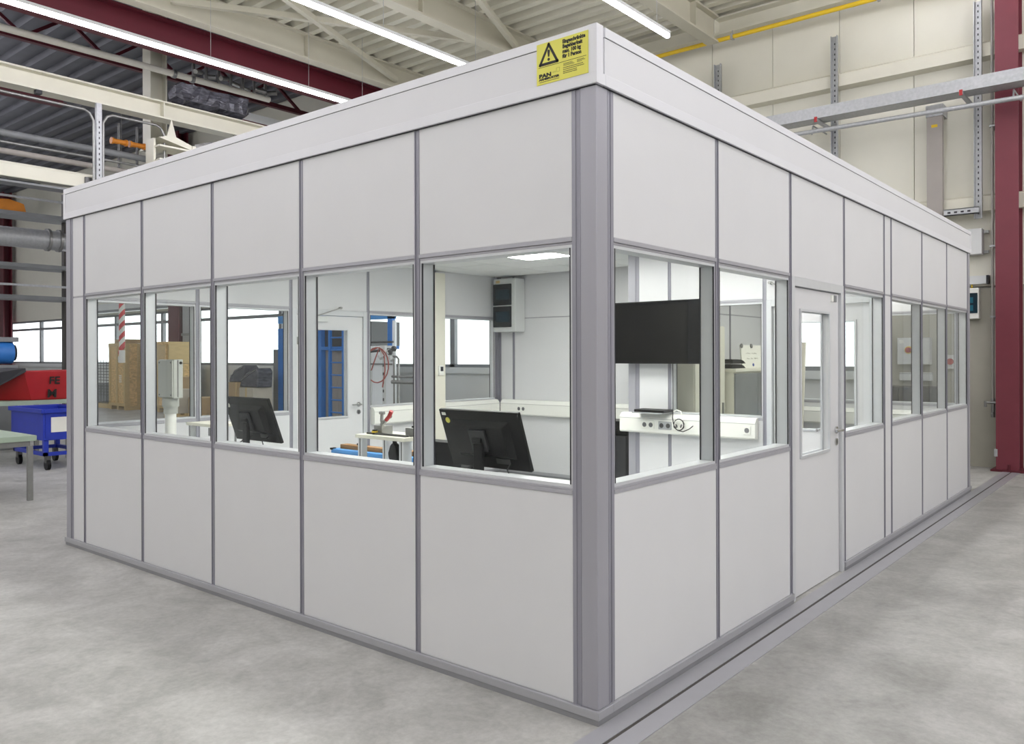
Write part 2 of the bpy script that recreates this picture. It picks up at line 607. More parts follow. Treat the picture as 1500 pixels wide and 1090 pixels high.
# ---- light strips
def strip(x, y0, y1, z, lb, wires=()):
    t = thing('light_strip', lb, 'lamp', (x, y0, z), group='long ceiling light strips')
    L = y1 - y0
    MB().box(-0.035, 0.035, 0, L, 0.03, 0.075).build('housing', 'light_box', t)
    MB().prism([(-0.03, 0.03), (-0.035, 0.0), (-0.02, -0.02), (0.02, -0.02), (0.035, 0.0), (0.03, 0.03)], 'y', 0.01, L - 0.01).build('diffuser', 'hall_lamp', t)
    for w_ in wires:
        MB().cyl((0, w_ - y0, 0.07), (0, w_ - y0, 7.24 - z), 0.004, 6).build('suspension_wire', 'galv', t)


strip(-9.6, -9, 6.9, 6.0, 'long white light strip hanging at the far left over the cabin', (3.5, 5.2, 6.3))
strip(-6.72, -9, 6.9, 6.0, 'long white light strip in the middle under the corrugated roof', (4.4, 6.2))
strip(-3.7, -9, 6.9, 6.0, 'short visible white light strip whose end shows above the cabin corner', (6.6,))
for x in (-0.7, 1.3, 2.6, 5.3, 8.3, 11.2):  # the short strip beside the right wall is added to brighten its far end
    strip(x, -9 if x != 1.3 else 1.5, 9.25 if x < 2 else 9.4, 6.9 if x < 2 else 6.0, 'unseen white light strip over the floor outside the picture')
for x, y1 in ((-14, 1.2), (-16, 2.0), (-18, 2.7), (-20, 3.4), (-22, 4.3), (-25, 5.2), (-28, 6.0), (-34, 7.6)):  # lamps added out of view to brighten the left bay and its crates
    strip(x, -9, y1, 7.4, 'added unseen light strip over the left end of the hall outside the picture')

# ---- right red column
t = thing('steel_column', 'dark red steel column standing at the right edge by the back wall', 'column', (0.07, 9.55, 0))
b = MB()
b.box(-0.14, 0.14, 0.14, 0.165, 0, 7.2).box(-0.14, 0.14, -0.165, -0.14, 0, 7.2).box(-0.012, 0.012, -0.14, 0.14, 0, 7.2)
b.build('column_profile', 'maroon', t)
MB().box(-0.2, 0.2, -0.21, 0.19, 0, 0.025).build('foot_plate', 'maroon_dark', t)
MB().box(-0.16, -0.12, -0.178, -0.160, 0.20, 0.30).build('bracket', 'galv', t)
MB().cyl((0.02, -0.19, 0.025), (0.02, -0.19, 0.10), 0.012, 8).build('anchor_bolt', 'maroon_dark', t)

# ---- installations on the back wall (right of the cabin)
t = thing('cable_tray', 'galvanised cable tray crossing the back wall behind the cabin roof', 'cable tray', (-3.6, 9.10, 5.10))
b = MB()
b.box(0, 8, -0.15, 0.15, 0, 0.012).box(0, 8, -0.152, -0.14, 0, 0.17).box(0, 8, 0.14, 0.152, 0, 0.11)
b.build('tray', 'galv', t)
for xx in (1.22, 3.2, 5.1):
    MB().box(xx - 0.025, xx + 0.025, -0.165, 0.58, -0.045, -0.005).build('bracket', 'galv', t)
    MB().box(xx - 0.02, xx + 0.02, -0.172, -0.153, -0.055, 0.02).build('red_cap', 'red', t)
b = MB()
for i, yy in enumerate((-0.09, -0.05, 0.0, 0.05)):
    b.tube([(0.0, yy, 0.026), (2, yy + 0.02, 0.03), (4, yy - 0.01, 0.026), (8, yy, 0.028)], 0.012, 6)
b.build('cable', 'black_soft', t)
t = thing('conduit_pipe', 'thin grey conduit pipe under the cable tray on the back wall', 'pipe', (-3.2, 9.05, 4.88))
MB().cyl((0, 0, 0.07), (8, 0, -0.02), 0.033, 12).build('pipe_run', 'galv', t)
for xx in (0.72, 3.4):
    MB().tube([(xx, 0, 0.02), (xx, 0.05, 0.16), (xx, 0.62, 0.16)], 0.012, 6).build('hanger', 'galv', t)


def channel(x, w_, z0, z1, lb, name='mounting_channel', y=YB - 0.19):
    x = 2.0 + (x - 2.0) * 0.985
    z0, z1 = 1.584 + (z0 - 1.584) * 0.985, 1.584 + (z1 - 1.584) * 0.985
    t = thing(name, lb, 'channel', (x, y, z0), group='slotted wall channels')
    b = MB()
    h = z1 - z0
    b.box(-w_ / 2, w_ / 2, -0.012, 0, 0, h).box(-w_ / 2, -w_ / 2 + 0.01, -0.06, 0, 0, h).box(w_ / 2 - 0.01, w_ / 2, -0.06, 0, 0, h)
    b.build('profile', 'galv', t)
    b = MB()
    k = 0.06
    while k < h - 0.06:
        b.box(-0.008, 0.008, -0.0132, -0.0118, k, k + 0.03)
        k += 0.08
    o = b.build('slots', 'black_soft', t)
    o['kind'] = 'stuff'


channel(-2.37, 0.10, 3.2, 6.56, 'vertical slotted steel channel on the back wall above the middle of the cabin')
channel(-0.34, 0.10, 3.5, 6.56, 'vertical slotted steel channel on the back wall beside the red column')
channel(-4.38, 0.12, 5.0, 6.57, 'vertical slotted steel channel rising just behind the cabin corner roof')
t = thing('mounting_channel', 'short horizontal slotted channel between wide post and vertical channel', 'channel', (-0.40, 9.45, 3.53), group='slotted wall channels')
b = MB()
b.box(-0.33, 0.12, -0.012, 0.03, 0, 0.012).box(-0.33, 0.12, -0.012, 0.0, 0.0, 0.09).box(-0.33, 0.12, -0.012, 0.03, 0.08, 0.092)
b.build('profile', 'galv', t)
for k in range(4):
    MB().box(-0.28 + k * 0.085, -0.24 + k * 0.085, -0.014, -0.0125, 0.03, 0.055).build('slot', 'black_soft', t)
t = thing('flat_post', 'wide flat grey metal duct post on the back wall behind the cabin', 'duct', (-0.86, YB, 3.0))
MB().box(-0.105, 0.105, -0.26, -0.185, 0, 1.98).build('duct_body', 'grey_post', t, bevel=0.004)
MB().box(-0.115, 0.115, -0.27, -0.0, 1.98, 2.14).build('duct_head', 'galv', t)
MB().box(-0.04, 0.04, -0.264, -0.259, 1.82, 1.86).build('sticker', 'yellow', t)
t = thing('water_pipe', 'thin brown vertical pipe with a tap beside the red column', 'pipe', (-0.126, 9.52, 0.72))
MB().cyl((0, 0, 0.25), (0, 0, 6.0), 0.018, 10).build('riser', 'grey_post', t)
for z in (1.38, 2.35, 4.0):
    MB().box(-0.035, 0.035, -0.02, 0.228, z - 0.012, z + 0.012).build('clip', 'galv', t)
b = MB()
b.cyl((0, 0, 0.0), (0, 0, 0.26), 0.026, 10).cyl((-0.09, -0.02, 0.2), (0.06, -0.02, 0.2), 0.016, 8).cyl((-0.09, -0.02, 0.14), (-0.09, -0.02, 0.22), 0.018, 8)
b.cyl((0, 0, 0.06), (0, -0.09, 0.06), 0.014, 8).box(0.03, 0.09, -0.03, -0.01, 0.10, 0.14)
b.build('tap', 'steel', t)

t = thing('wall_box', 'plain pale grey electrical box high on the wall right of the cabin', 'box', (-0.40, YB, 2.98))
MB().box(-0.14, 0.13, -0.17, -0.01, 0.0, 0.36).build('body', 'light_box', t, bevel=0.008)
for z in (0.04, 0.32):
    MB().box(0.12, 0.19, -0.05, 0, z - 0.02, z + 0.02).build('lug', 'galv', t)
t = thing('wall_duct', 'short pale horizontal cable duct with a black end cap on the wall', 'duct', (-0.40, YB, 2.57))
MB().box(-0.3, 0.17, -0.10, 0, 0, 0.115).build('duct_body', 'light_box', t)
MB().box(0.17, 0.20, -0.10, 0, 0, 0.118).build('end_cap', 'black_soft', t)
MB().cyl((-0.02, -0.05, -0.05), (-0.02, -0.05, 0.0), 0.01, 8).build('earth_wire', 'yellow', t)
t = thing('fuse_box', 'white fuse box with a teal window on the wall right of the cabin', 'fuse box', (-0.42, YB - 0.002, 2.085))
MB().box(-0.15, 0.10, -0.12, 0, 0.0, 0.43).build('body', 'white_plastic', t, bevel=0.006)
MB().box(-0.14, 0.085, -0.13, -0.118, 0.075, 0.36).build('door', 'teal_glass', t, bevel=0.004)
b = MB()
b.box(-0.11, 0.03, -0.1315, -0.130, 0.22, 0.30).box(-0.11, 0.03, -0.1315, -0.130, 0.11, 0.19)
b.build('breaker_row', 'teal_bright', t)

# ---- wall equipment seen through the small room's windows
t = thing('switch_box', 'pale grey switch box with a red rotary main switch behind the end windows', 'switch box', (-1.18, YB, 1.44))
MB().box(-0.23, 0.22, -0.14, 0, 0, 0.39).build('body', 'light_box', t, bevel=0.006)
MB().cyl((-0.07, -0.15, 0.21), (-0.07, -0.139, 0.21), 0.055, 20).build('switch_plate', 'yellow', t)
b = MB()
b.cyl((-0.07, -0.175, 0.21), (-0.07, -0.15, 0.21), 0.04, 16).box(-0.085, -0.055, -0.195, -0.175, 0.175, 0.245)
b.build('rotary_switch', 'red', t)
MB().box(-0.20, -0.14, -0.143, -0.139, 0.31, 0.36).build('type_plate', 'white_plastic', t)
t = thing('cable_duct', 'pale horizontal cable duct below the pale grey switch box', 'duct', (-1.18, YB, 1.20))
MB().box(-0.22, 0.23, -0.07, 0, 0, 0.12).build('duct_body', 'light_box', t, bevel=0.004)
MB().box(-0.22, 0.23, -0.073, -0.069, 0.10, 0.105).build('lid_seam', 'grey_mid', t)
t = thing('emergency_switch', 'small wall switch with a red knob seen through the last end window', 'switch', (-0.70, YB, 1.38))
MB().box(-0.06, 0.06, -0.07, 0, 0, 0.20).build('body', 'light_box', t, bevel=0.004)
MB().cyl((0, -0.10, 0.10), (0, -0.07, 0.10), 0.045, 16).build('knob', 'red', t)
t = thing('steel_cabinet', 'dark grey steel cabinet standing against the wall behind the end windows', 'cabinet', (-1.25, 9.45, 0))
MB().box(-0.45, 0.42, -0.28, 0.28, 0.06, 1.12).build('body', 'black_soft', t, bevel=0.005)
for s in (-1, 1):
    o = MB().box(min(0.005 * s, 0.42 * s) - 0.015, max(0.005 * s, 0.42 * s) - 0.015, -0.295, -0.281, 0.08, 1.10).build('door', 'black_soft', t, bevel=0.003)
    MB().box(0.04 * s - 0.02, 0.04 * s - 0.01, -0.32, -0.296, 0.6, 0.72).build('handle', 'steel', o)
MB().box(-0.43, 0.40, -0.25, 0.25, 0, 0.06).build('plinth', 'black', t)
t = thing('wall_notice', 'small white paper notice on the wall left of the switch box', 'paper', (-1.62, YB, 1.36))
MB().box(-0.07, 0.08, -0.006, 0, 0, 0.11).build('sheet', 'paper', t)

# ================================================================== THE CABIN
T = 0.10                    # wall thickness
LX, LY = 5.515, 7.415       # outer length of the front (x) and the right side (y)
Z0, ZS, ZH, ZT = 0.0625, 0.974, 2.075, 2.746
cabin = thing('office_cabin', 'white panelled glazed workshop office cabin with grey aluminium profiles', 'cabin')


def ring(b, u0, u1, v0, v1, z0, z1, t):
    b.box(u0, u0 + t, v0, v1, z0, z1).box(u1 - t, u1, v0, v1, z0, z1)
    b.box(u0 + t, u1 - t, v0, v1, z0, z0 + t).box(u0 + t, u1 - t, v0, v1, z1 - t, z1)


def window_bay(fn, w, u0, u1, panes=2):
    MB(fn).box(u0, u1, 0.004, T - 0.004, Z0, ZS).build('panel', 'panel', w, bevel=0.003)
    b = MB(fn)
    b.box(u0 - 0.001, u1 + 0.001, -0.001, T + 0.001, ZS, ZS + 0.018)
    b.box(u0 - 0.001, u1 + 0.001, 0.002, T - 0.002, ZS + 0.018, 1.004)
    b.build('sill_rail', 'alu', w, bevel=0.002)
    b = MB(fn)
    b.box(u0 - 0.001, u1 + 0.001, -0.001, T + 0.001, 2.084, 2.104)
    b.box(u0, u1, 0.006, T - 0.006, 2.072, 2.084)
    b.build('head_rail', 'alu', w, bevel=0.002)
    MB(fn).box(u0, u1, 0.004, T - 0.004, 2.104, ZT).build('panel', 'panel', w, bevel=0.003)
    b = MB(fn)
    ring(b, u0, u1, 0.008, T - 0.008, 1.004, 2.072, 0.014)
    fr = b.build('window_frame', 'alu_light', w)
    for a, c_ in ((u0 + 0.0125, u0 + 0.0185), (u1 - 0.0185, u1 - 0.0125)):
        for q in (0.0065, T - 0.0135):
            MB(fn).box(a, c_, q, q + 0.007, 1.018, 2.058).build('gasket', 'gasket', w)
    vs_ = (0.010, T - 0.010) if panes == 2 else (T / 2,)
    for v in vs_:
        MB(fn).box(u0 + 0.013, u1 - 0.013, v - 0.002, v + 0.002, 1.017, 2.059).build('pane', 'pane', w)


def panel_bay(fn, w, u0, u1):
    MB(fn).box(u0, u1, 0.004, T - 0.004, Z0, ZH).build('panel', 'panel', w, bevel=0.003)
    MB(fn).box(u0, u1, 0.006, T - 0.006, ZH, ZH + 0.014).build('joint_strip', 'alu', w)
    MB(fn).box(u0, u1, 0.004, T - 0.004, ZH + 0.014, ZT).build('panel', 'panel', w, bevel=0.003)


def mullion(fn, w, u, half=0.018, z0=Z0, z1=ZT):
    b = MB(fn)
    b.box(u - half, u + half, 0.007, T - 0.007, z0, z1)
    for s in (-1, 1):
        b.box(u + s * half - (0.006 if s > 0 else 0), u + s * half + (0.006 if s < 0 else 0), 0.002, T - 0.002, z0, z1)
    b.build('mullion', 'alu_dark', w)


def door_bay(fn, w, u0, u1, leaf_v, hinge_low, closer=False, lever_v=1):
    """door with frame, half-glazed leaf and lever handles; handle at the side away from the hinge"""
    MB(fn).box(u0, u1, 0.004, T - 0.004, ZH + 0.014, ZT).build('panel', 'panel', w, bevel=0.003)
    b = MB(fn)
    b.box(u0, u0 + 0.05, 0, T, 0, ZH + 0.014).box(u1 - 0.05, u1, 0, T, 0, ZH + 0.014).box(u0 + 0.05, u1 - 0.05, 0, T, 2.03, ZH + 0.014)
    b.build('door_frame', 'alu_light', w, bevel=0.003)
    a0, a1 = u0 + 0.055, u1 - 0.055
    v0, v1 = leaf_v, leaf_v + 0.045
    g0, g1 = (a0 + 0.12, a1 - 0.20) if hinge_low else (a0 + 0.20, a1 - 0.12)
    zb, zt = 0.905, 1.885
    b = MB(fn)
    b.box(a0, g0, v0, v1, 0.008, 2.024).box(g1, a1, v0, v1, 0.008, 2.024)
    b.box(g0, g1, v0, v1, 0.008, zb).box(g0, g1, v0, v1, zt, 2.024)
    leaf = b.build('door', 'panel', cabin)
    b = MB(fn)
    for q0, q1 in ((v0 - 0.012, v0 + 0.002), (v1 - 0.002, v1 + 0.012)):
        ring(b, g0 - 0.004, g1 + 0.004, q0, q1, zb - 0.004, zt + 0.004, 0.018)
    b.build('glazing_bead', 'alu_light', leaf, bevel=0.002)
    MB(fn).box(g0, g1, (v0 + v1) / 2 - 0.003, (v0 + v1) / 2 + 0.003, zb, zt).build('pane', 'pane', leaf)
    hu = a1 - 0.06 if hinge_low else a0 + 0.06
    s = -1 if hinge_low else 1
    for q, d in ((v0, -1), (v1, 1)):
        b = MB(fn)
        b.cyl((hu, q, 1.04), (hu, q + d * 0.010, 1.04), 0.026, 18)
        b.cyl((hu, q + d * 0.008, 1.04), (hu, q + d * 0.055, 1.04), 0.010, 10)
        b.tube([(hu, q + d * 0.052, 1.04), (hu + s * 0.02, q + d * 0.056, 1.041), (hu + s * 0.12, q + d * 0.050, 1.041)], 0.0095, 8)
        b.build('lever_handle', 'chrome', leaf)
        MB(fn).cyl((hu, q, 0.955), (hu, q + d * 0.009, 0.955), 0.026, 18).build('escutcheon', 'chrome', leaf)
        MB(fn).box(hu - 0.004, hu + 0.004, q + d * 0.009, q + d * 0.0105, 0.94, 0.968).build('keyhole', 'gasket', leaf)
    hz = a0 if hinge_low else a1
    for z in (0.25, 1.75):
        MB(fn).box(hz - 0.012, hz + 0.012, v1 + 0.001, v1 + 0.014, z - 0.04, z + 0.04).build('hinge', 'steel', leaf)
    if closer:
        h0 = a0 + 0.10 if hinge_low else a1 - 0.36
        MB(fn).box(h0, h0 + 0.26, v1, v1 + 0.05, 1.955, 2.012).build('door_closer', 'light_box', leaf, bevel=0.004)
        e = h0 + 0.13
        far = e + (0.30 if hinge_low else -0.30)
        b = MB(fn)
        b.bar((e, v1 + 0.03, 2.02), (far, T + 0.03, 2.115), 0.022, 0.012)
        b.cyl((far, T + 0.002, 2.115), (far, T + 0.042, 2.115), 0.013, 10)
        b.build('closer_arm', 'steel', leaf)
    return leaf


def wall(name, fn, u_end, bays, mulls, u_start=0.0, breaks=()):
    b = MB(fn)
    outer = name in ('front_wall', 'right_wall', 'left_wall')
    segs, s = [], u_start
    for q0, q1 in list(breaks) + [(u_end, u_end)]:
        segs.append((s, q0))
        s = q1
    for s0, s1 in segs:
        if s1 - s0 > 0.01:
            b.box((s0 - 0.012 if name == 'front_wall' else s0 + T + 0.002) if (s0 == 0 and outer) else s0, s1 + (0.012 if (s1 == u_end and outer) else 0), -0.012 if outer else -0.002, T + 0.002, 0.026, Z0)
    w = b.build(name, 'base_rail', cabin, bevel=0.002)
    b = MB(fn)
    for s0, s1 in segs:
        if s1 - s0 > 0.01:
            b.box((s0 - 0.006 if name == 'front_wall' else s0 + T - 0.01) if (s0 == 0 and outer) else s0, s1 + (0.004 if (s1 == u_end and outer) else 0), -0.006 if outer else 0.0, T - 0.01, 0.0, 0.026)
    b.build('plinth', 'plinth', w)
    for bay in bays:
        k, u0, u1 = bay[:3]
        if k == 'W':
            window_bay(fn, w, u0, u1, bay[3] if len(bay) > 3 else 2)
        elif k == 'P':
            panel_bay(fn, w, u0, u1)
        elif k == 'D':
            door_bay(fn, w, u0, u1, **bay[3])
    for u in mulls:
        mullion(fn, w, u, z0=0.0 if any(abs(u - q) < 0.03 for br in breaks for q in br) else Z0)
    return w


def corner_post(cx, cy, sx, sy, z1=ZT):
    """post with its outer corner at (cx, cy); sx, sy point from the corner into the cabin"""
    fn = lambda a, b_, z: (cx + sx * a, cy + sy * b_, z)
    b = MB(fn)
    b.box(0, 0.086, 0, 0.086, Z0, z1)
    p = b.build('corner_post', 'alu_post', cabin, bevel=0.004)
    b = MB(fn)
    b.box(0.086, 0.133, 0.005, T - 0.004, Z0, z1).box(0.005, T - 0.004, 0.086, 0.133, Z0, z1)
    b.box(0.086, 0.092, 0.001, 0.02, Z0, z1).box(0.001, 0.02, 0.086, 0.092, Z0, z1)
    b.box(0.112, 0.133, 0.002, 0.02, Z0, z1).box(0.002, 0.02, 0.112, 0.133, Z0, z1)
    b.build('post_flange', 'alu_dark', p)
    return p


fn_front = lambda u, v, z: (-u, v, z)
fn_right = lambda u, v, z: (-v, u, z)
fn_left = lambda u, v, z: (-LX + v, u, z)
fn_back = lambda u, v, z: (-u, 5.40 - v, z)
fn_part = lambda u, v, z: (-u, 4.20 + v, z)
fn_cross = lambda u, v, z: (-2.60 + v, u, z)
fn_rear = lambda u, v, z: (-u, LY - v, z)

fm = [1.136, 2.1465, 3.151, 4.152, 5.161]
e = [0.133] + fm + [5.39]
bays = [('W', (e[i] + 0.018) if i else e[0], e[i + 1] - 0.018) for i in range(5)] + [('P', 5.179, 5.384)]
wall('front_wall', fn_front, LX, bays, fm)
wall('right_wall', fn_right, LY,
     [('W', 0.133, 1.102), ('W', 1.138, 2.109),
      ('D', 2.145, 3.116, dict(leaf_v=0.022, hinge_low=True, closer=False)),
      ('W', 3.152, 4.100), ('P', 4.136, 4.300), ('W', 4.336, 5.300), ('W', 5.336, 6.290), ('W', 6.326, 7.282)],
     [1.120, 2.127, 3.134, 4.118, 4.318, 5.318, 6.308], breaks=[(2.145, 3.116)])
wall('left_wall', fn_left, 5.40,
     [('W', 0.133, 1.075, 1), ('W', 1.111, 2.075, 1),
      ('D', 2.111, 3.075, dict(leaf_v=0.040, hinge_low=True, closer=True)),
      ('W', 3.111, 4.10, 1), ('W', 4.136, 5.22, 1)],
     [1.093, 2.093, 3.093, 4.118], breaks=[(2.111, 3.075)])
wall('inner_back_wall', fn_back, LX,
     [('P', 2.70, 3.13), ('P', 3.166, 4.14), ('P', 4.176, 5.14), ('P', 5.176, 5.384)], [3.148, 4.158, 5.158], u_start=2.60)
wall('partition_wall', fn_part, 2.60,
     [('D', 0.10, 1.082, dict(leaf_v=0.040, hinge_low=True, closer=False)), ('W', 1.118, 2.092, 1), ('P', 2.128, 2.468)],
     [1.10, 2.11], u_start=0.10, breaks=[(0.10, 1.082)])
wall('cross_wall', fn_cross, LY,
     [('P', 4.33, 5.33), ('P', 5.366, 6.33), ('P', 6.366, 7.30)], [5.348, 6.348], u_start=4.2)
wall('rear_wall', fn_rear, 2.60, [('W', 0.133, 1.102, 1), ('W', 1.138, 2.10, 1), ('P', 2.136, 2.50)], [1.12, 2.118])
corner_post(0, 0, -1, 1)
corner_post(-LX, 0, 1, 1)
corner_post(0, LY, -1, -1)
corner_post(-LX, 5.40, 1, -1)
corner_post(-2.60, 4.20, 1, 1)
corner_post(-2.60, LY, 1, -1)

# closer on the partition door sits on the room side
b = MB()
b.bar((-0.62, 4.17, 2.115), (-1.03, 4.17, 2.245), 0.022, 0.012)
b.cyl((-1.03, 4.15, 2.245), (-1.03, 4.20, 2.245), 0.014, 10)
b.build('closer_arm', 'steel', cabin)
text_mesh('100', 0.055, 'ink_soft', 'room_number', cabin, (-1.015, 4.2385, 1.93), (1, 0, 0), (0, 0, 1), (0, -1, 0))

# door contact on the entrance door
MB(fn_right).box(2.90, 2.94, 0.012, 0.022, 1.965, 2.01).build('door_contact', 'white_plastic', cabin)
MB(fn_right).box(2.95, 3.00, 0.012, 0.022, 1.965, 2.01).build('door_contact', 'grey_mid', cabin)

# ---- fascia and roof
loops = [(fn_front, LX), (fn_right, LY)]
for k_, (fn, U1) in enumerate(loops):
    q0 = 0.05 * k_
    fp = MB(fn).box(q0, U1 + 0.010, -0.010, 0.05, 2.79, 2.955).build('fascia', 'fascia', cabin)
    MB(fn).box(q0, U1 + 0.013, -0.014, 0.05, 2.957, 3.0).build('cap_strip', 'cap', fp, bevel=0.002)
    MB(fn).box(q0 if k_ else -0.016, U1 + 0.013, -0.016, 0.05, 2.746, 2.796).build('drip_strip', 'cap', fp, bevel=0.002)
    MB(fn).box(q0, U1, -0.004, 0.05, 2.7425, 2.746).build('shadow_gap', 'gasket', fp)
    MB(fn).box(q0, U1 + 0.010, -0.0105, 0.04, 2.9548, 2.9572).build('seam', 'gasket', fp)
    MB(fn).box(U1 - 0.02, U1 + 0.014, -0.0145, 0.05, 2.796, 2.957).build('end_cover', 'cap', fp)
b = MB().box(-0.034, 0.0155, -0.0155, 0.034, 2.79, 3.0005).build('corner_cover', 'cap', cabin, bevel=0.002)
MB().box(-LX + 0.02, -0.02, 0.02, 5.40, 2.70, 2.985).box(-2.60, -0.02, 5.3, LY - 0.0, 2.70, 2.985).build('roof', 'fascia', cabin)

# ---- ceiling tiles and light panels
ceil = MB().box(-LX + 0.1, -0.1, 0.1, 5.3, 2.662, 2.70).box(-2.5, -0.1, 5.2, LY - 0.1, 2.662, 2.70).build('ceiling_grid', 'grid', cabin)
tile_src = MB().box(0.007, 0.593, 0.007, 0.593, 0, 0.02).mesh('ceiling_tile')
tile_src.materials.append(M['tile'])
led_src = MB().box(0.012, 0.588, 0.012, 0.588, 0, 0.02).mesh('light_panel')
led_src.materials.append(M['room_lamp'])
half_src = MB().box(0.004, 0.596, 0.004, 0.396, 0, 0.02).mesh('ceiling_tile_cut')
half_src.materials.append(M['tile'])


led_soft = MB().box(0.012, 0.588, 0.012, 0.588, 0, 0.02).mesh('light_panel_soft')
led_soft.materials.append(M['room_lamp_soft'])


def tiles(x1, y0, nx, ny, leds, skip=lambda i, j: False, cut=False, led_me=led_src):
    for i in range(nx):
        for j in range(ny + (1 if cut else 0)):
            if skip(i, j):
                continue
            led = (i, j) in leds
            me = led_me if led else (half_src if cut and j == ny else tile_src)
            o = bpy.data.objects.new('light_panel' if led else 'ceiling_tile', me)
            COL.objects.link(o)
            o.parent = ceil
            o.location = (x1 - 0.6 * (i + 1), y0 + 0.6 * j, 2.642)


tiles(-0.19, 0.41, 8, 8, {(1, 1), (3, 1), (5, 1), (1, 4), (3, 4), (5, 5)}, skip=lambda i, j: (i < 4 and j > 5) or j > 7)
MB().box(-LX + 0.1, -4.995, 0.1, 5.3, 2.642, 2.662).build('edge_tile', 'tile', ceil)
MB().box(-4.987, -0.1, 0.1, 0.404, 2.642, 2.662).build('edge_tile', 'tile', ceil)
MB().box(-0.188, -0.1, 0.412, 4.2, 2.642, 2.662).build('edge_tile', 'tile', ceil)
tiles(-0.10, 4.30, 4, 5, {(1, 1), (1, 3), (1, 4)}, led_me=led_soft)
fl2 = MB().box(-LX + 0.09, -0.09, 0.09, 5.31, 0.0, 0.006).box(-2.51, -0.09, 5.31, LY - 0.09, 0.0, 0.006).build('floor_covering', 'inner_floor', cabin)

# ---- warning sign on the fascia
t = thing('warning_sign', 'yellow load warning sign with black triangle on the cabin fascia corner', 'sign', (-0.313, -0.0165, 2.795))
MB().box(0, 0.285, -0.0022, 0.0005, 0, 0.183).build('sign_plate', 'yellow_sign', t)
N = (0, -1, 0)
X, Z = (1, 0, 0), (0, 0, 1)


def sign_text(s, size, x, z, bold=0.0, sx=1.0, m='ink', name='lettering'):
    text_mesh(s, size, m, name, t, (x, -0.0022, z), X, Z, N, bold=bold, sx=sx, depth=0.0006)


tri = [(0.020, 0.088), (0.118, 0.088), (0.069, 0.172)]
b = MB()
for i in range(3):
    (xa, za), (xb, zb) = tri[i], tri[(i + 1) % 3]
    b.bar((xa, -0.0027, za), (xb, -0.0027, zb), 0.0008, 0.011, up=(0, -1, 0)) if False else None
    dx, dz = xb - xa, zb - za
    L = math.hypot(dx, dz)
    nx_, nz_ = -dz / L, dx / L
    h = 0.006
    b.add([(xa + nx_ * h - dx / L * h, -0.0030, za + nz_ * h - dz / L * h), (xb + nx_ * h + dx / L * h, -0.0030, zb + nz_ * h + dz / L * h),
           (xb - nx_ * h + dx / L * h, -0.0030, zb - nz_ * h + dz / L * h), (xa - nx_ * h - dx / L * h, -0.0030, za - nz_ * h - dz / L * h),
           (xa + nx_ * h - dx / L * h, -0.0022, za + nz_ * h - dz / L * h), (xb + nx_ * h + dx / L * h, -0.0022, zb + nz_ * h + dz / L * h),
           (xb - nx_ * h + dx / L * h, -0.0022, zb - nz_ * h + dz / L * h), (xa - nx_ * h - dx / L * h, -0.0022, za - nz_ * h - dz / L * h)],
          [(0, 1, 2, 3), (4, 7, 6, 5), (0, 4, 5, 1), (1, 5, 6, 2), (2, 6, 7, 3), (3, 7, 4, 0)])
b.build('warning_triangle', 'ink', t)
b = MB()
b.prism([(0.0622, 0.142), (0.0648, 0.148), (0.0732, 0.148), (0.0758, 0.142), (0.0726, 0.117), (0.0654, 0.117)], 'y', -0.0036, -0.0020)
b.cyl((0.069, -0.0036, 0.105), (0.069, -0.0020, 0.105), 0.0066, 16)
b.build('exclamation_mark', 'ink', t)
for i, s in enumerate(('Eingeschränkte', 'Begehbarkeit', 'max. 100 kg', 'für 1 Person')):
    sign_text(s, 0.0232, 0.147, 0.157 - i * 0.0215, 0.0010, 0.88)
MB().box(0.010, 0.276, -0.0030, -0.0022, 0.0755, 0.0772).build('rule', 'ink', t)
sign_text('PAN', 0.0235, 0.0135, 0.030, 0.0012, 1.52)
sign_text('ARMBRUSTER', 0.0125, 0.0135, 0.0180, 0.0006, 1.50)
b = MB()
ring_pts = [(0.092, 0.106, 0.040, 0.046), (0.112, 0.130, 0.040, 0.058)]
for x0, x1, z0, z1 in ring_pts:
    b.box(x0, x1, -0.0026, -0.0022, z1 - 0.0006, z1).box(x0, x1, -0.0026, -0.0022, z0, z0 + 0.0006)
    b.box(x0, x0 + 0.0006, -0.0026, -0.0022, z0, z1).box(x1 - 0.0006, x1, -0.0026, -0.0022, z0, z1)
b.build('logo_outline', 'ink_soft', t)
b = MB()
random.seed(3)
for z, x0, x1, h in ((0.0095, 0.016, 0.128, 0.003), (0.066, 0.152, 0.200, 0.0022), (0.0615, 0.152, 0.206, 0.0022), (0.057, 0.152, 0.212, 0.0022),
                     (0.0665, 0.226, 0.262, 0.0022), (0.062, 0.226, 0.270, 0.0022), (0.0575, 0.226, 0.252, 0.0022),
                     (0.0475, 0.150, 0.258, 0.0034), (0.0395, 0.150, 0.264, 0.0034), (0.0310, 0.150, 0.226, 0.0034), (0.0235, 0.150, 0.226, 0.0034)):
    x = x0
    while x < x1:
        w_ = random.uniform(0.0016, 0.0042)
        b.box(x, min(x + w_, x1), -0.0027, -0.0022, z, z + h)
        x += w_ + random.uniform(0.0007, 0.0016)
b.build('small_print', 'ink_soft', t)

# ================================================================== INSIDE THE CABIN
# ---- long desk under the front windows
t = thing('desk', 'long white work desk along the front window wall inside the cabin', 'desk', (-2.7, 0.41, 0.006))
MB().box(-1.85, 2.05, -0.28, 0.28, 0.864, 0.894).build('desk_top', 'desk', t, bevel=0.003)
for xx in (-1.75, -0.55, 0.75, 1.95):
    for yy in (-0.23, 0.23):
        MB().box(xx - 0.025, xx + 0.025, yy - 0.025, yy + 0.025, 0.0, 0.864).build('leg', 'alu_light', t)
MB().box(-1.75, 1.95, 0.20, 0.24, 0.79, 0.85).build('apron', 'alu_light', t)
DZ = 0.9


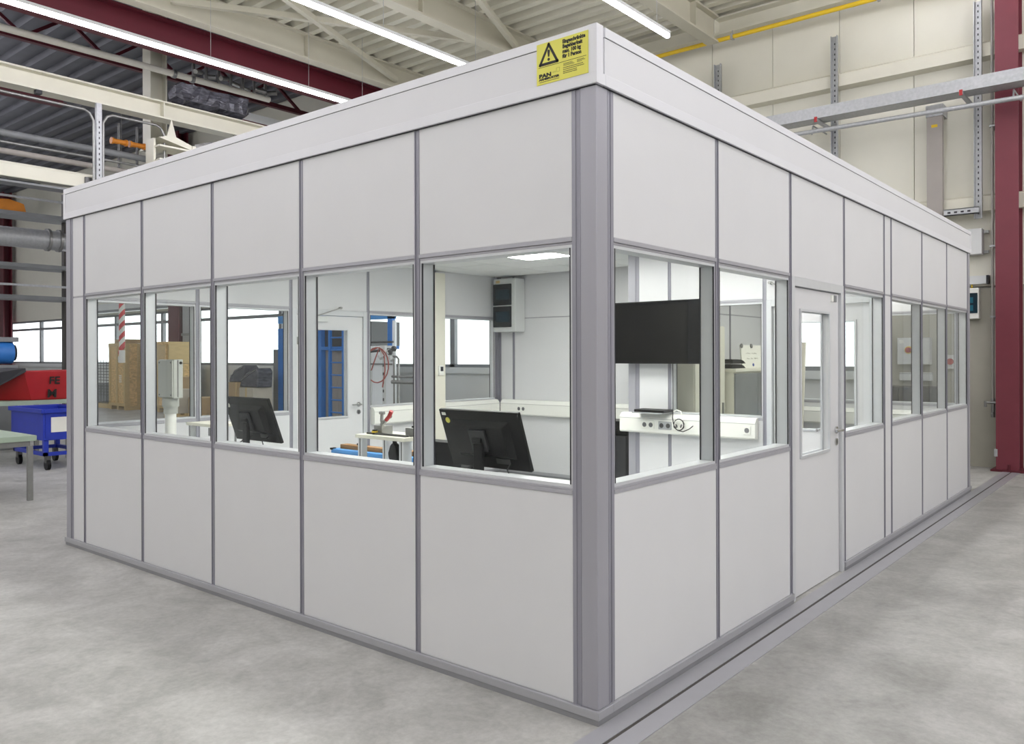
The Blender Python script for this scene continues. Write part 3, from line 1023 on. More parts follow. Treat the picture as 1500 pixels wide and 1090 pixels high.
def monitor(lb, x, y, w, h, tilt, yaw=0.0, cables=True):
    """flat screen seen from behind; its screen faces +y"""
    t = thing('monitor', lb, 'monitor', (x, y, DZ), yaw, group='desk monitors')
    b = MB()
    b.box(-0.12, 0.12, -0.03, 0.14, 0, 0.015)
    b.build('foot', 'black', t, bevel=0.006)
    b = MB()
    b.box(-0.032, 0.032, -0.012, 0.014, 0.012, 0.22)
    b.cyl((-0.032, 0.0, 0.22), (0.032, 0.0, 0.22), 0.022, 12)
    b.build('stand', 'black', t, bevel=0.006)
    ct, st = math.cos(tilt), math.sin(tilt)

    def fn(a, d, z):   # d: depth towards +y, z along the screen, tilted so that its top leans to -y
        return (a, 0.03 + d * ct - z * st, 0.215 + z * ct + d * st)
    b = MB(fn)
    b.prism([(-w / 2, -h / 2), (w / 2, -h / 2), (w / 2, h / 2), (-w / 2, h / 2)], 'y', 0.012, 0.034)
    body = b.build('back_shell', 'black', t, bevel=0.005)
    b = MB(fn)
    b.add([(-w * 0.36, 0.012, -h * 0.30), (w * 0.36, 0.012, -h * 0.30), (w * 0.36, 0.012, h * 0.34), (-w * 0.36, 0.012, h * 0.34),
           (-w * 0.31, -0.020, -h * 0.22), (w * 0.31, -0.020, -h * 0.22), (w * 0.31, -0.020, h * 0.27), (-w * 0.31, -0.020, h * 0.27)],
          [(0, 1, 5, 4), (1, 2, 6, 5), (2, 3, 7, 6), (3, 0, 4, 7), (4, 5, 6, 7)])
    b.build('rear_bulge', 'black', body, bevel=0.004)
    MB(fn).box(-0.06, 0.06, -0.034, -0.019, -0.05, 0.075).build('mount_plate', 'black_soft', t, bevel=0.004)
    MB(fn).box(-w / 2 + 0.008, w / 2 - 0.008, 0.034, 0.036, -h / 2 + 0.012, h / 2 - 0.008).build('display', 'screen', t)
    MB(fn).box(-w / 2 + 0.02, -w / 2 + 0.05, 0.010, 0.0125, h / 2 - 0.035, h / 2 - 0.018).build('asset_tag', 'paper', t)
    b = MB(fn)
    b.cyl((-w / 2 + 0.055, 0.0095, h / 2 - 0.065), (-w / 2 + 0.055, 0.0125, h / 2 - 0.065), 0.017, 16)
    b.build('round_sticker', 'yellow_sign' if x > -2 else 'paper', t)
    MB(fn).box(0.06, 0.16, 0.009, 0.0125, -h * 0.40, -h * 0.31).build('rating_label', 'steel_dark', t)
    if cables:
        b = MB()
        p0 = fn(0.17, 0.0, -h * 0.36)
        b.tube([p0, (0.21, 0.0, p0[2] - 0.02), (0.235, 0.0, p0[2] - 0.07), (0.23, 0.02, 0.012)], 0.004, 6)
        b.tube([fn(-0.05, 0.0, -h * 0.36), (-0.09, 0.0, 0.05), (-0.17, 0.05, 0.012), (-0.26, 0.12, 0.006)], 0.004, 6)
        b.tube([fn(-0.03, 0.0, -h * 0.36), (-0.08, 0.02, 0.07), (-0.2, 0.06, 0.02), (-0.28, 0.1, 0.006)], 0.0035, 6)
        b.build('cables', 'black_soft', t)
    return t


monitor('black monitor with yellow round sticker behind the window next to the corner post', -1.085, 0.40, 0.60, 0.345, 0.34)
monitor('black monitor with white round sticker seen from behind in the third front window', -3.45, 0.42, 0.60, 0.345, 0.34)

# ---- black computer case beside the corner monitor
t = thing('computer_case', 'black computer case with a white label left of the corner monitor', 'computer', (-1.50, 0.61, DZ))
MB().box(-0.20, 0.20, -0.05, 0.05, 0, 0.168).build('case', 'black', t, bevel=0.005)
MB().box(-0.185, -0.15, -0.0525, -0.0495, 0.01, 0.075).build('label_sticker', 'paper', t)
MB().box(0.12, 0.19, -0.052, -0.0495, 0.03, 0.15).build('port_panel', 'steel_dark', t)
t = thing('computer_mouse', 'small pale mouse on the desk below the corner monitor', 'mouse', (-0.84, 0.42, DZ))
b = MB()
for k in range(4):
    a0, a1 = k * 0.3, (k + 1) * 0.3
prof = [(-0.05, 0.0), (-0.05, 0.012), (-0.03, 0.026), (0.0, 0.033), (0.035, 0.026), (0.05, 0.010), (0.05, 0.0)]
b.prism(prof, 'y', -0.03, 0.03)
b.build('shell', 'light_box', t, bevel=0.008)
MB().box(-0.03, -0.01, -0.004, 0.004, 0.024, 0.034).build('wheel', 'black', t)


# ---- aluminium test fixtures on the desk
def fixture(lb, x, y, w, dpt, h, extras):
    t = thing('test_fixture', lb, 'fixture', (x, y, DZ), group='aluminium profile fixtures')
    MB().box(0, w, 0, dpt, h, h + 0.022).build('top_plate', 'cream_plastic', t, bevel=0.002)
    for xx in (0.012, w / 2 - 0.02, w - 0.055):
        for yy in ((0.012, dpt - 0.052) if xx != w / 2 - 0.02 else (dpt - 0.052,)):
            o = MB().box(xx, xx + 0.04, yy, yy + 0.04, 0, h).build('leg', 'alu_light', t)
            MB().box(xx + 0.015, xx + 0.025, yy - 0.0008, yy + 0.001, 0.005, h - 0.004).build('slot', 'steel_dark', o)
    if extras:
        z = h + 0.022
        MB().box(0.05, w - 0.04, 0.05, 0.075, z, z + 0.012).build('guide_bar', 'steel_dark', t)
        for xa, wd in ((0.06, 0.10), (w - 0.10, 0.12)):
            o = MB().box(xa, xa + wd, 0.10, 0.17, z, z + 0.052).build('steel_block', 'steel', t, bevel=0.002)
            MB().cyl((xa + 0.04, 0.135, z + 0.052), (xa + 0.04, 0.135, z + 0.062), 0.014, 12).build('cap_screw', 'black', o)
        b = MB()
        b.box(0.13, 0.17, 0.075, 0.10, z, z + 0.03)
        b.bar((0.15, 0.088, z + 0.02), (0.165, 0.088, z + 0.09), 0.02, 0.02)
        b.bar((0.155, 0.088, z + 0.06), (0.205, 0.088, z + 0.10), 0.016, 0.016)
        b.bar((0.15, 0.088, z + 0.08), (0.155, 0.088, z + 0.145), 0.014, 0.014)
        b.cyl((0.135, 0.088, z + 0.135), (0.175, 0.088, z + 0.135), 0.010, 10)
        c = b.build('toggle_clamp', 'steel', t)
        b = MB()
        b.tube([(0.195, 0.088, z + 0.092), (0.225, 0.088, z + 0.118), (0.245, 0.088, z + 0.15)], 0.013, 10)
        b.build('clamp_grip', 'red', c)
        b = MB()
        b.cyl((0.118, 0.06, z - 0.012), (0.118, 0.06, z + 0.03), 0.016, 12)
        b.build('plunger', 'black', t)
        MB().cyl((0.118, 0.06, z + 0.012), (0.118, 0.06, z + 0.022), 0.020, 12).build('plunger_ring', 'yellow', t)
        b = MB()
        b.prism([(0.0 + 0.30 + 0.042 * math.cos(a * math.pi / 8) * (0.8 if a < 8 else 1), 0.085 + 0.06 * math.sin(a * math.pi / 8)) for a in range(16)], 'y', 0.05, 0.085)
        b.cyl((0.30, 0.067, 0.14), (0.30, 0.067, h), 0.014, 10)
        g = b.build('pressure_gauge', 'black', t)
        b = MB()
        b.cyl((0.312, 0.085, 0.085), (0.312, 0.12, 0.085), 0.05, 18)
        b.cyl((0.305, 0.10, 0.0), (0.305, 0.10, 0.04), 0.017, 10)
        b.build('gauge_body', 'steel', g)
    else:
        MB().box(w - 0.10, w - 0.02, 0.02, 0.10, h - 0.07, h - 0.01).build('sensor_box', 'grey_mid', t)
        MB().box(w - 0.12, w - 0.05, -0.02, 0.06, 0.01, 0.03).build('foot_clamp', 'black', t)
    return t


fixture('aluminium profile test fixture with red toggle clamp and steel blocks on the desk', -2.185, 0.42, 0.46, 0.26, 0.168, True)
fixture('small aluminium profile fixture on the desk beside the grey control box', -4.32, 0.42, 0.40, 0.26, 0.140, False)

# ---- blue tray with wooden rail at the back of the desk
t = thing('parts_bench', 'low blue bench with a brown wooden rail behind the desk', 'bench', (-2.35, 0.78, 0.006))
MB().box(-0.50, 0.60, -0.06, 0.05, 0.04, 0.918).build('bench_body', 'blue_light', t, bevel=0.004)
MB().box(-0.46, 0.60, -0.01, 0.05, 0.918, 0.948).build('wooden_rail', 'wood', t)
MB().cyl((-0.30, 0.02, 0.948), (-0.30, 0.02, 0.962), 0.008, 8).build('knob', 'black', t)
MB().box(-0.505, -0.48, -0.065, -0.03, 0.912, 0.925).build('corner_cap', 'black', t)
for xx in (-0.40, 0.50):
    MB().box(xx - 0.04, xx + 0.04, -0.05, 0.04, 0.0, 0.04).build('foot', 'black', t)

# ---- grey control box on a thick white pole
t = thing('control_pillar', 'grey metal control box on a thick white pole in the second front window', 'control box', (-4.92, 0.59, 0.006))
MB().cyl((0, 0, 0), (0, 0, 1.14), 0.045, 24).build('pole', 'white_plastic', t)
b = MB()
b.cyl((0, 0, 1.09), (0, 0, 1.15), 0.056, 24).cyl((0, 0, 1.15), (0, 0, 1.225), 0.066, 24)
b.build('collar', 'grey_box', t)
bx = MB().box(-0.13, 0.125, -0.035, 0.045, 1.225, 1.555).build('control_housing', 'grey_box', t, bevel=0.005)
MB().box(-0.128, 0.120, -0.047, -0.035, 1.232, 1.548).build('front_lid', 'grey_box', bx, bevel=0.004)
for xx, zz in ((-0.10, 1.252), (-0.10, 1.528), (0.10, 1.252), (0.10, 1.528)):
    MB().cyl((xx, -0.050, zz), (xx, -0.047, zz), 0.007, 10).build('lid_screw', 'steel_dark', bx)
MB().cyl((0.125, 0.025, 1.525), (0.128, 0.025, 1.525), 0.012, 12).build('cable_hole', 'black', bx)
MB().box(0.1245, 0.128, -0.002, 0.004, 1.235, 1.55).build('side_seam', 'steel_dark', bx)

# ---- desk clutter behind the third window: cables and small boxes
t = thing('service_post', 'white boxed service post with a thermostat on the far cabin wall', 'post', (-5.355, 4.08, 0.006))
MB().box(-0.055, 0.055, -0.108, 0.108, 0, 2.60).build('post_cover', 'cream_plastic', t, bevel=0.006)
th = MB().box(0.055, 0.08, -0.02, 0.06, 1.34, 1.46).build('thermostat', 'white_plastic', t, bevel=0.004)
MB().box(0.0805, 0.083, 0.0, 0.045, 1.39, 1.445).build('thermostat_display', 'gasket', th)


# ---- cable trunking along the walls
def trunk(lb, loc, rot, L, sockets, depth=0.075):
    """local x along the wall, local -y out of the wall"""
    t = thing('wall_trunking', lb, 'trunking', loc, rot, group='white wall trunking')
    d = depth
    MB().prism([(0, 0), (-d + 0.012, 0), (-d, 0.015), (-d, 0.155), (-d + 0.03, 0.195), (0, 0.20)], 'x', 0, L).build('trunk_body', 'white_plastic', t, bevel=0.003)
    MB().box(0.0, L, -d - 0.0008, -d + 0.001, 0.145, 0.1475).build('lid_seam', 'grid', t)
    for i, (xx, n_, dark) in enumerate(sockets):
        s = MB().box(xx, xx + 0.075 * n_, -d - 0.010, -d, 0.045, 0.125).build('socket', 'galv' if dark else 'white_plastic', t, bevel=0.004)
        for k in range(n_):
            MB().cyl((xx + 0.0375 + 0.075 * k, -d - 0.0115, 0.085), (xx + 0.0375 + 0.075 * k, -d - 0.009, 0.085), 0.024, 16).build('socket_well', 'steel_dark' if dark else 'grid', s)
            b = MB()
            for q in (-0.009, 0.009):
                b.cyl((xx + 0.0375 + 0.075 * k + q, -d - 0.013, 0.085), (xx + 0.0375 + 0.075 * k + q, -d - 0.0112, 0.085), 0.0032, 8)
            b.build('pin_hole', 'gasket', s)
    return t


trunk('white cable trunk under the partition window carrying sockets and cable coil', (-2.66, 4.198, 0.80), 0, 1.50,
      [(0.27, 2, False), (0.47, 2, True), (0.63, 2, False), (1.385, 1, False)])
trunk('white cable trunk along the inner back wall of the cabin', (-5.33, 5.298, 0.80), 0, 2.72, [(0.30, 2, False), (1.94, 2, False)])
trunk('white cable trunk on the far side wall under the window near the door', (-5.413, 3.12, 0.80), math.pi / 2, 2.10, [(0.18, 1, False), (0.55, 1, False)])

# ---- flat television on the partition
t = thing('television', 'large black flat television hanging in front of the partition wall', 'television', (-2.19, 4.08, 1.50))
MB().box(-0.55, 0.55, 0.0, 0.035, 0.0, 0.625).build('tv_shell', 'black', t, bevel=0.004)
MB().box(-0.541, 0.541, -0.003, 0.001, 0.012, 0.616).build('tv_screen', 'screen', t)
MB().box(-0.12, 0.12, 0.035, 0.118, 0.18, 0.46).build('wall_mount', 'black', t)

# ---- network switch and cables on the trunk
t = thing('network_switch', 'flat dark network switch lying on a small tray on the partition trunk', 'network switch', (-2.24, 4.10, 1.005))
MB().box(-0.19, 0.16, -0.10, 0.09, 0, 0.012).build('tray', 'galv', t)
MB().box(-0.17, 0.18, -0.09, 0.085, 0.012, 0.040).build('case', 'black_soft', t, bevel=0.003)
MB().box(-0.16, 0.17, -0.0915, -0.0895, 0.017, 0.035).build('front_panel', 'black', t)
t = thing('cable_coil', 'coiled black and white cable hanging from the partition trunk', 'cable', (-1.94, 4.09, 0.85))
b = MB()
b.tube([(0.055 * math.cos(a * 0.5), -0.004 * math.sin(a * 1.3), 0.055 + 0.055 * math.sin(a * 0.5)) for a in range(26)], 0.005, 6)
b.tube([(-0.06, -0.01, 0.18), (-0.065, -0.012, 0.12), (-0.055, -0.01, 0.06), (-0.01, -0.01, 0.0), (0.05, -0.01, -0.01), (0.12, -0.01, 0.02), (0.15, 0.01, 0.05)], 0.005, 6)
b.build('black_cable', 'black_soft', t)
b = MB()
b.tube([(-0.06, 0.0, 0.18), (-0.02, -0.01, 0.20), (0.02, 0.0, 0.185), (0.03, 0.0, 0.16)], 0.006, 6)
b.tube([(0.045 * math.cos(a * 0.5) + 0.003, -0.010, 0.056 + 0.045 * math.sin(a * 0.5)) for a in range(14)], 0.0045, 6)
b.build('white_cable', 'white_plastic', t)

# ---- distribution box in the corner
t = thing('distribution_box', 'pale distribution box with two dark windows high in the room corner', 'fuse box', (-5.145, 5.295, 1.90))
MB().box(-0.195, 0.195, -0.19, 0, 0, 0.70).build('body', 'light_box', t, bevel=0.008)
for z0, z1 in ((0.06, 0.335), (0.35, 0.63)):
    d_ = MB().box(-0.185, 0.13, -0.212, -0.19, z0, z1).build('window_flap', 'dark_window', t, bevel=0.006)
    MB().box(-0.13, 0.10, -0.2135, -0.2115, z0 + 0.07, z1 - 0.07).build('breaker_row', 'teal_glass', d_)
MB().box(-0.15, -0.08, -0.193, -0.189, 0.645, 0.68).build('type_plate', 'pine', t)

# ---- black shredder bin in the alcove
t = thing('waste_shredder', 'black paper shredder bin standing on the floor behind the partition end', 'shredder', (-3.22, 4.95, 0.006))
b = MB()
b.add([(-0.17, -0.13, 0), (0.17, -0.13, 0), (0.17, 0.13, 0), (-0.17, 0.13, 0), (-0.19, -0.15, 0.66), (0.19, -0.15, 0.66), (0.19, 0.15, 0.66), (-0.19, 0.15, 0.66)],
      [(0, 3, 2, 1), (4, 5, 6, 7), (0, 1, 5, 4), (1, 2, 6, 5), (2, 3, 7, 6), (3, 0, 4, 7)])
b.build('bin', 'black_soft', t, bevel=0.01)
MB().box(-0.19, 0.19, -0.15, 0.15, 0.72, 0.83).box(-0.17, 0.17, -0.10, 0.13, 0.66, 0.72).build('cutter_head', 'black', t, bevel=0.01)
MB().cyl((0.03, -0.150, 0.57), (0.03, -0.146, 0.57), 0.008, 10).build('indicator', 'white_plastic', t)

# ---- the small room behind the partition
t = thing('tall_cabinet', 'tall cream cupboard behind the partition window', 'cupboard', (-2.29, 5.06, 0.006))
MB().box(-0.205, 0.17, -0.35, 0.35, 0.0, 1.90).build('carcass', 'cream_plastic', t, bevel=0.003)
o = MB().box(0.17, 0.188, -0.34, 0.34, 0.06, 1.89).build('door', 'cream_plastic', t, bevel=0.002)
MB().box(0.188, 0.205, 0.27, 0.29, 0.9, 1.05).build('handle', 'steel', o)
t = thing('low_cabinet', 'grey fronted low cabinet with a cream top behind the partition window', 'cupboard', (-2.25, 6.05, 0.006))
MB().box(-0.245, 0.23, -0.60, 0.60, 0.0, 1.39).build('carcass', 'cream_plastic', t)
MB().box(-0.248, 0.26, -0.61, 0.61, 1.39, 1.425).build('cabinet_top', 'cream_plastic', t, bevel=0.003)
for s in (0, 1):
    o = MB().box(0.23, 0.248, -0.59 + 0.595 * s, -0.005 + 0.595 * s, 0.05, 1.37).build('door', 'grey_mid', t, bevel=0.002)
    MB().box(0.248, 0.262, -0.06 + 0.10 * s, -0.05 + 0.10 * s, 0.7, 0.85).build('handle', 'steel', o)
for i, dz in enumerate((0.0, 0.055)):
    t = thing('letter_tray', ('lower' if i == 0 else 'upper') + ' black curved letter tray on the cream cabinet top', 'letter tray', (-2.18, 5.68, 1.431 + dz), group='letter trays')
    b = MB()
    b.prism([(-0.18, 0.0), (0.17, 0.0), (0.12, 0.03), (0.05, 0.046), (-0.05, 0.05), (-0.18, 0.05)], 'x', -0.12, 0.12)
    b.build('tray', 'black', t, bevel=0.003)
t = thing('notice_board', 'small white standing board with handwriting and clips on the cream cabinet', 'board', (-2.15, 6.22, 1.431))


def fnb(a, d, z):
    return (-d - z * 0.10, a, z)


MB(fnb).box(-0.27, 0.30, 0.0, 0.012, 0, 0.27).build('board', 'paper', t)
for xx in (-0.25, 0.02):
    MB(fnb).cyl((xx, -0.012, 0.262), (xx, 0.0, 0.262), 0.026, 14).build('clip', 'steel', t)
MB(fnb).cyl((0.03, -0.008, 0.035), (0.03, 0.0, 0.035), 0.018, 14).build('magnet', 'blue_dot', t)
b = MB(fnb)
for z, xs in ((0.17, ((-0.14, -0.02), (0.02, 0.16))), (0.11, ((-0.12, -0.05), (-0.02, 0.04), (0.08, 0.18)))):
    for x0, x1 in xs:
        k = x0
        pts = []
        while k <= x1:
            pts.append((k, -0.001, z + random.uniform(-0.008, 0.010)))
            k += 0.008
        b.tube(pts, 0.0014, 4)
b.build('handwriting', 'ink_soft', t)
t = thing('flip_chart', 'narrow cream flip chart board leaning in the small room behind the entrance door', 'flip chart', (-2.02, 7.18, 0.006))


def fnl(a, d, z):
    return (a + z * 0.03, d + z * 0.02, z)


MB(fnl).box(-0.10, 0.09, 0, 0.03, 0.62, 1.74).build('board', 'cream_plastic', t, bevel=0.004)
MB(fnl).cyl((-0.02, -0.02, 1.60), (-0.02, 0, 1.60), 0.025, 12).build('blue_magnet', 'blue_dot', t)
MB(fnl).box(-0.05, 0.03, -0.05, -0.0, 0.75, 1.0).build('eraser', 'grey_mid', t, bevel=0.01)
b = MB(fnl)
for s in (-0.07, 0.07):
    b.box(s - 0.015, s + 0.015, 0.005, 0.03, 0.0, 0.64)
b.build('legs', 'steel', t)
trunk('cream cable trunk on the rear wall of the small room', (-2.48, 7.313, 0.72), 0, 2.36, [(1.95, 1, True)])

# ================================================================== HALL, LEFT SIDE AND BEHIND
# ---- crane runway beam and what hangs around it
t = thing('crane_beam', 'big cream crane runway beam crossing the upper left background', 'beam', (-12.0, 4, 5.66))
b = MB()
ibeam(b, 0, -8, 5.4, 0, 0.30, 0.30, 0.028, 0.02)
b.build('beam_profile', 'cream', t)
for yy in (-3.2, -0.1):
    MB().box(-0.14, 0.14, yy - 0.01, yy + 0.01, 0.028, 0.272).build('stiffener', 'cream', t)
b = MB()
b.box(-0.02, 0.02, -8, 5.4, 0.30, 0.335)
b.build('rail', 'steel', t)
for yy in (-2.0, 1.25):
    MB().box(0.05, 0.15, yy - 0.04, yy + 0.04, -0.06, 0.0).build('end_stop', 'black_soft', t)
t = thing('beam_console', 'cream welded bracket below the crane beam at the cabin roof edge', 'bracket', (-11.75, 3.95, 4.6))
b = MB()
b.box(-0.25, 0.02, -0.30, -0.26, 0, 0.66).box(-0.25, 0.20, -0.28, 0.36, 0.50, 0.53).box(-0.25, 0.20, -0.28, 0.36, 0.28, 0.30)
b.box(-0.25, 0.16, 0.30, 0.36, 0.2, 0.62).prism([(-0.26, 0.66), (0.30, 0.54), (0.30, 0.62), (-0.05, 0.74)], 'x', -0.2, 0.14)
b.build('bracket_body', 'cream', t)
MB().prism([(-0.06, 0.74), (0.10, 0.74), (0.02, 1.04)], 'x', -0.03, 0.0).build('gusset', 'cream', t)
t = thing('foil_bundle', 'crumpled silver foil bundle beside the cream bracket', 'foil', (-11.6, 4.75, 4.93))
b = MB()
random.seed(5)
pts, fs = [], []
for i in range(9):
    for j in range(9):
        th_, ph_ = i / 8 * math.pi, j / 8 * 2 * math.pi
        r = 1 + random.uniform(-0.2, 0.2)
        pts.append((0.2 * r * math.sin(th_) * math.cos(ph_), 0.42 * r * math.sin(th_) * math.sin(ph_), 0.22 + 0.22 * r * math.cos(th_)))
for i in range(8):
    for j in range(8):
        fs.append((i * 9 + j, i * 9 + j + 1, i * 9 + 10 + j, i * 9 + 9 + j))
b.add(pts, fs)
b.build('foil', 'silver_film', t)

# second lower cream beam with hanger
t = thing('rail_beam', 'bright cream lower beam with perforated hanger plates at the left edge', 'beam', (-12.0, 1.5, 4.28))
MB().box(-0.10, 0.10, -5, 2.1, 0.0, 0.20).build('beam_profile', 'cream', t, bevel=0.01)
MB().box(-0.15, 0.15, -5, 2.1, -0.09, -0.06).build('lower_flange', 'grey_mid', t)
for yy in (1.20, 1.45):
    MB().box(0.10, 0.13, yy - 0.05, yy + 0.05, -0.05, 0.17).build('hanger_plate', 'steel_dark', t)

# cable ladder posts: two bent hoops and a slotted post
t = thing('cable_hoop', 'bent steel hoop frame carrying pipes under the crane beam', 'frame', (-11.80, 2.75, 4.30))
for a, b_ in ((-2.0, 0.0), (0.14, 1.12)):
    m_ = MB()
    m_.tube([(0, b_, 0.0), (0, b_, 1.05), (0, b_ - 0.06, 1.16), (0, b_ - 0.14, 1.20), (0, a + 0.14, 1.20), (0, a + 0.06, 1.16), (0, a, 1.05), (0, a, 0.0)], 0.022, 8)
    m_.build('hoop', 'steel', t)
MB().box(-0.03, 0.03, 0.03, 0.11, -0.1, 1.34).build('slotted_post', 'galv', t)
b = MB()
k = 0.0
while k < 1.1:
    b.box(0.029, 0.032, 0.062, 0.078, k, k + 0.035)
    k += 0.085
o = b.build('post_slots', 'black_soft', t)
o['kind'] = 'stuff'
for i, (z, r, y0, y1, m_, lb) in enumerate(((5.06, 0.055, -2, 4.2, 'grey_mid', 'thick grey pipe run passing behind the hoop frame'),
                                            (4.92, 0.022, -2, 4.3, 'steel', 'thin bright steel pipe below the thick grey pipe'),
                                            (4.78, 0.045, -2, 4.4, 'grey_post', 'dull brownish pipe with a green band behind the hoops'),
                                            (4.60, 0.03, -2, 4.2, 'cream_plastic', 'thin cream pipe lowest in the pipe bundle at upper left'))):
    t = thing('overhead_pipe', lb, 'pipe', (-12.5, y0, z), group='overhead pipes')
    MB().cyl((0, 0, 0), (0, y1 - y0, 0), r, 14).build('pipe_run', m_, t)
    if i == 2:
        MB().cyl((0, 5.6, 0), (0, 5.72, 0), r + 0.004, 14).build('green_band', 'green_grey', t)
    MB().cyl((0, 3.0, 0), (0, 3.05, 0), r + 0.012, 14).build('pipe_clip', 'galv', t)
for i, yy in enumerate((3.45, 3.75)):
    t = thing('valve_riser', ('left' if i == 0 else 'right') + ' dark vertical pipe with an orange valve behind the hoop frame', 'valve', (-12.54, yy, 4.3), group='valves')
    MB().cyl((0, 0, 0), (0, 0, 1.3), 0.022, 10).build('riser', 'steel_dark', t)
    b = MB()
    b.cyl((0, -0.11, 0.98), (0, 0.11, 0.98), 0.045, 12).cyl((0, -0.13, 0.98), (0, -0.10, 0.98), 0.06, 12).cyl((0, 0.10, 0.98), (0, 0.13, 0.98), 0.06, 12)
    b.build('valve_body', 'orange', t)

# long pipe under the dark roof, red beams, wrapped unit, column
t = thing('insulated_pipe', 'long pale pipe with clamps running under the dark roof', 'pipe', (-13.0, 0, 6.83))
MB().cyl((0, -6, 0), (0, 6.6, 0.05), 0.06, 14).build('pipe_run', 'cream_plastic', t)
for yy in (4.6, 4.95):
    MB().cyl((0, yy, 0.04), (0, yy + 0.06, 0.04), 0.078, 14).build('clamp', 'steel', t)
t = thing('valve_cluster', 'cluster of steel pipe fittings and handwheels under the dark roof', 'pipe fittings', (-12.9, 5.7, 6.85))
b = MB()
for i in range(7):
    yy = -0.75 + i * 0.25
    b.cyl((random.uniform(-0.1, 0.1), yy, 0.12), (random.uniform(-0.1, 0.1), yy + 0.2, 0.12 + random.uniform(-0.05, 0.08)), 0.045, 10)
    b.cyl((0.0, yy, 0.05), (0.0, yy, 0.30), 0.03, 10)
b.build('fittings', 'steel', t)
for yy in (-0.5, 0.1, 0.55):
    MB().tube([(0.12 * math.cos(a * 0.524), yy + 0.12 * math.sin(a * 0.524), 0.36) for a in range(12)], 0.014, 6, closed=True).build('handwheel', 'steel_dark', t)
t = thing('red_truss', 'dark red roof truss with diagonals under the dark roof', 'truss', (-15.5, 0, 7.6))
b = MB()
b.box(-0.06, 0.06, -6, 9.4, 0, 0.10).box(-0.06, 0.06, -6, 9.4, 0.62, 0.72)
b.build('chords', 'maroon_dark', t)
for k in range(10):
    y0 = -6 + k * 1.5
    MB().bar((0, y0, 0.08), (0, y0 + 0.75, 0.66), 0.06, 0.06).build('diagonal', 'maroon_dark', t)
    MB().bar((0, y0 + 0.75, 0.66), (0, y0 + 1.5, 0.08), 0.06, 0.06).build('diagonal', 'maroon_dark', t)
t = thing('red_girder', 'low dark red girder behind the crane beam', 'girder', (-14.2, 0, 6.15))
b = MB()
b.box(-0.15, 0.15, -6, 3.2, 0.0, 0.03).box(-0.15, 0.15, -6, 3.2, 0.32, 0.35).box(-0.01, 0.01, -6, 3.2, 0.03, 0.32)
b.build('girder_profile', 'maroon_dark', t)
t = thing('red_girder', 'short dark red girder beside the wrapped unit at the roof edge', 'girder', (-13.8, 7.4, 6.1))
b = MB()
b.box(-0.15, 0.15, -1.0, 2.30, 0.0, 0.03).box(-0.15, 0.15, -1.0, 2.30, 0.42, 0.45).box(-0.01, 0.01, -1.0, 2.30, 0.03, 0.42)
b.build('girder_profile', 'maroon_dark', t)
MB().box(-0.16, 0.16, -1.0, 1.4, 0.45, 0.62).build('top_plate', 'light_box', t)
t = thing('wrapped_unit', 'machine part wrapped in shiny dark plastic film lying on the crane beam', 'wrapped unit', (-12.0, 4.78, 5.99))
b = MB()
random.seed(11)
N1, N2 = 16, 10
pts, fs = [], []
for i in range(N1 + 1):
    for j in range(N2):
        a = 2 * math.pi * j / N2
        yy = -0.68 + 1.36 * i / N1
        sc = 0.22 * (1 if 0 < i < N1 else 0.6) * random.uniform(0.88, 1.08)
        cx = max(-1, min(1, 1.25 * math.cos(a)))
        cz = max(-1, min(1, 1.25 * math.sin(a)))
        pts.append((sc * cx, yy + random.uniform(-0.03, 0.03), 0.20 + sc * cz * 0.9))
for i in range(N1):
    for j in range(N2):
        fs.append((i * N2 + j, i * N2 + (j + 1) % N2, (i + 1) * N2 + (j + 1) % N2, (i + 1) * N2 + j))
fs += [tuple(range(N2)), tuple(range(N1 * N2, N1 * N2 + N2))]
b.add(pts, fs)
b.build('film', 'plastic_film', t)
t = thing('hall_column', 'pale steel hanger column behind the crane beam', 'column', (-14.0, 4.75, 5.6))
b = MB()
b.box(-0.16, 0.16, -0.16, -0.13, 0, 2.86).box(-0.16, 0.16, 0.13, 0.16, 0, 2.86).box(-0.015, 0.015, -0.13, 0.13, 0, 2.86)
b.build('column_profile', 'cream', t)
MB().box(-0.20, 0.20, -0.20, 0.20, 0, 0.03).build('foot_plate', 'cream', t)

# ---- far mid-height ducts and racking at the left edge
t = thing('air_duct', 'big round grey air duct with flange at the left edge', 'duct', (-16.0, -3, 3.88))
MB().cyl((0, 0, 0), (0, 6.75, 0.04), 0.19, 28).build('duct_run', 'galv', t)
for yy in (6.55, 6.75):
    MB().cyl((0, yy, 0.04), (0, yy + 0.05, 0.04), 0.225, 28).build('flange', 'steel', t)
MB().cyl((0, 6.8, 0.04), (0, 7.3, 0.04), 0.16, 24).build('reducer', 'galv', t)
t = thing('storage_gallery', 'open steel gallery with railing and grey decking in the left background', 'gallery', (-20, 2.2, 0))
for z in (2.95, 3.7, 4.9):
    MB().box(-0.4, 0.4, -6, 3.3, z, z + 0.09).build('deck', 'grey_mid', t)
for yy in (-2, 0.6, 3.2):
    MB().box(-0.08, 0.08, yy - 0.07, yy + 0.07, 0, 5.6).build('upright', 'brown_dark', t)
for z in (3.25, 4.15, 5.3):
    MB().box(0.38, 0.42, -6, 3.3, z, z + 0.05).build('railing', 'galv', t)
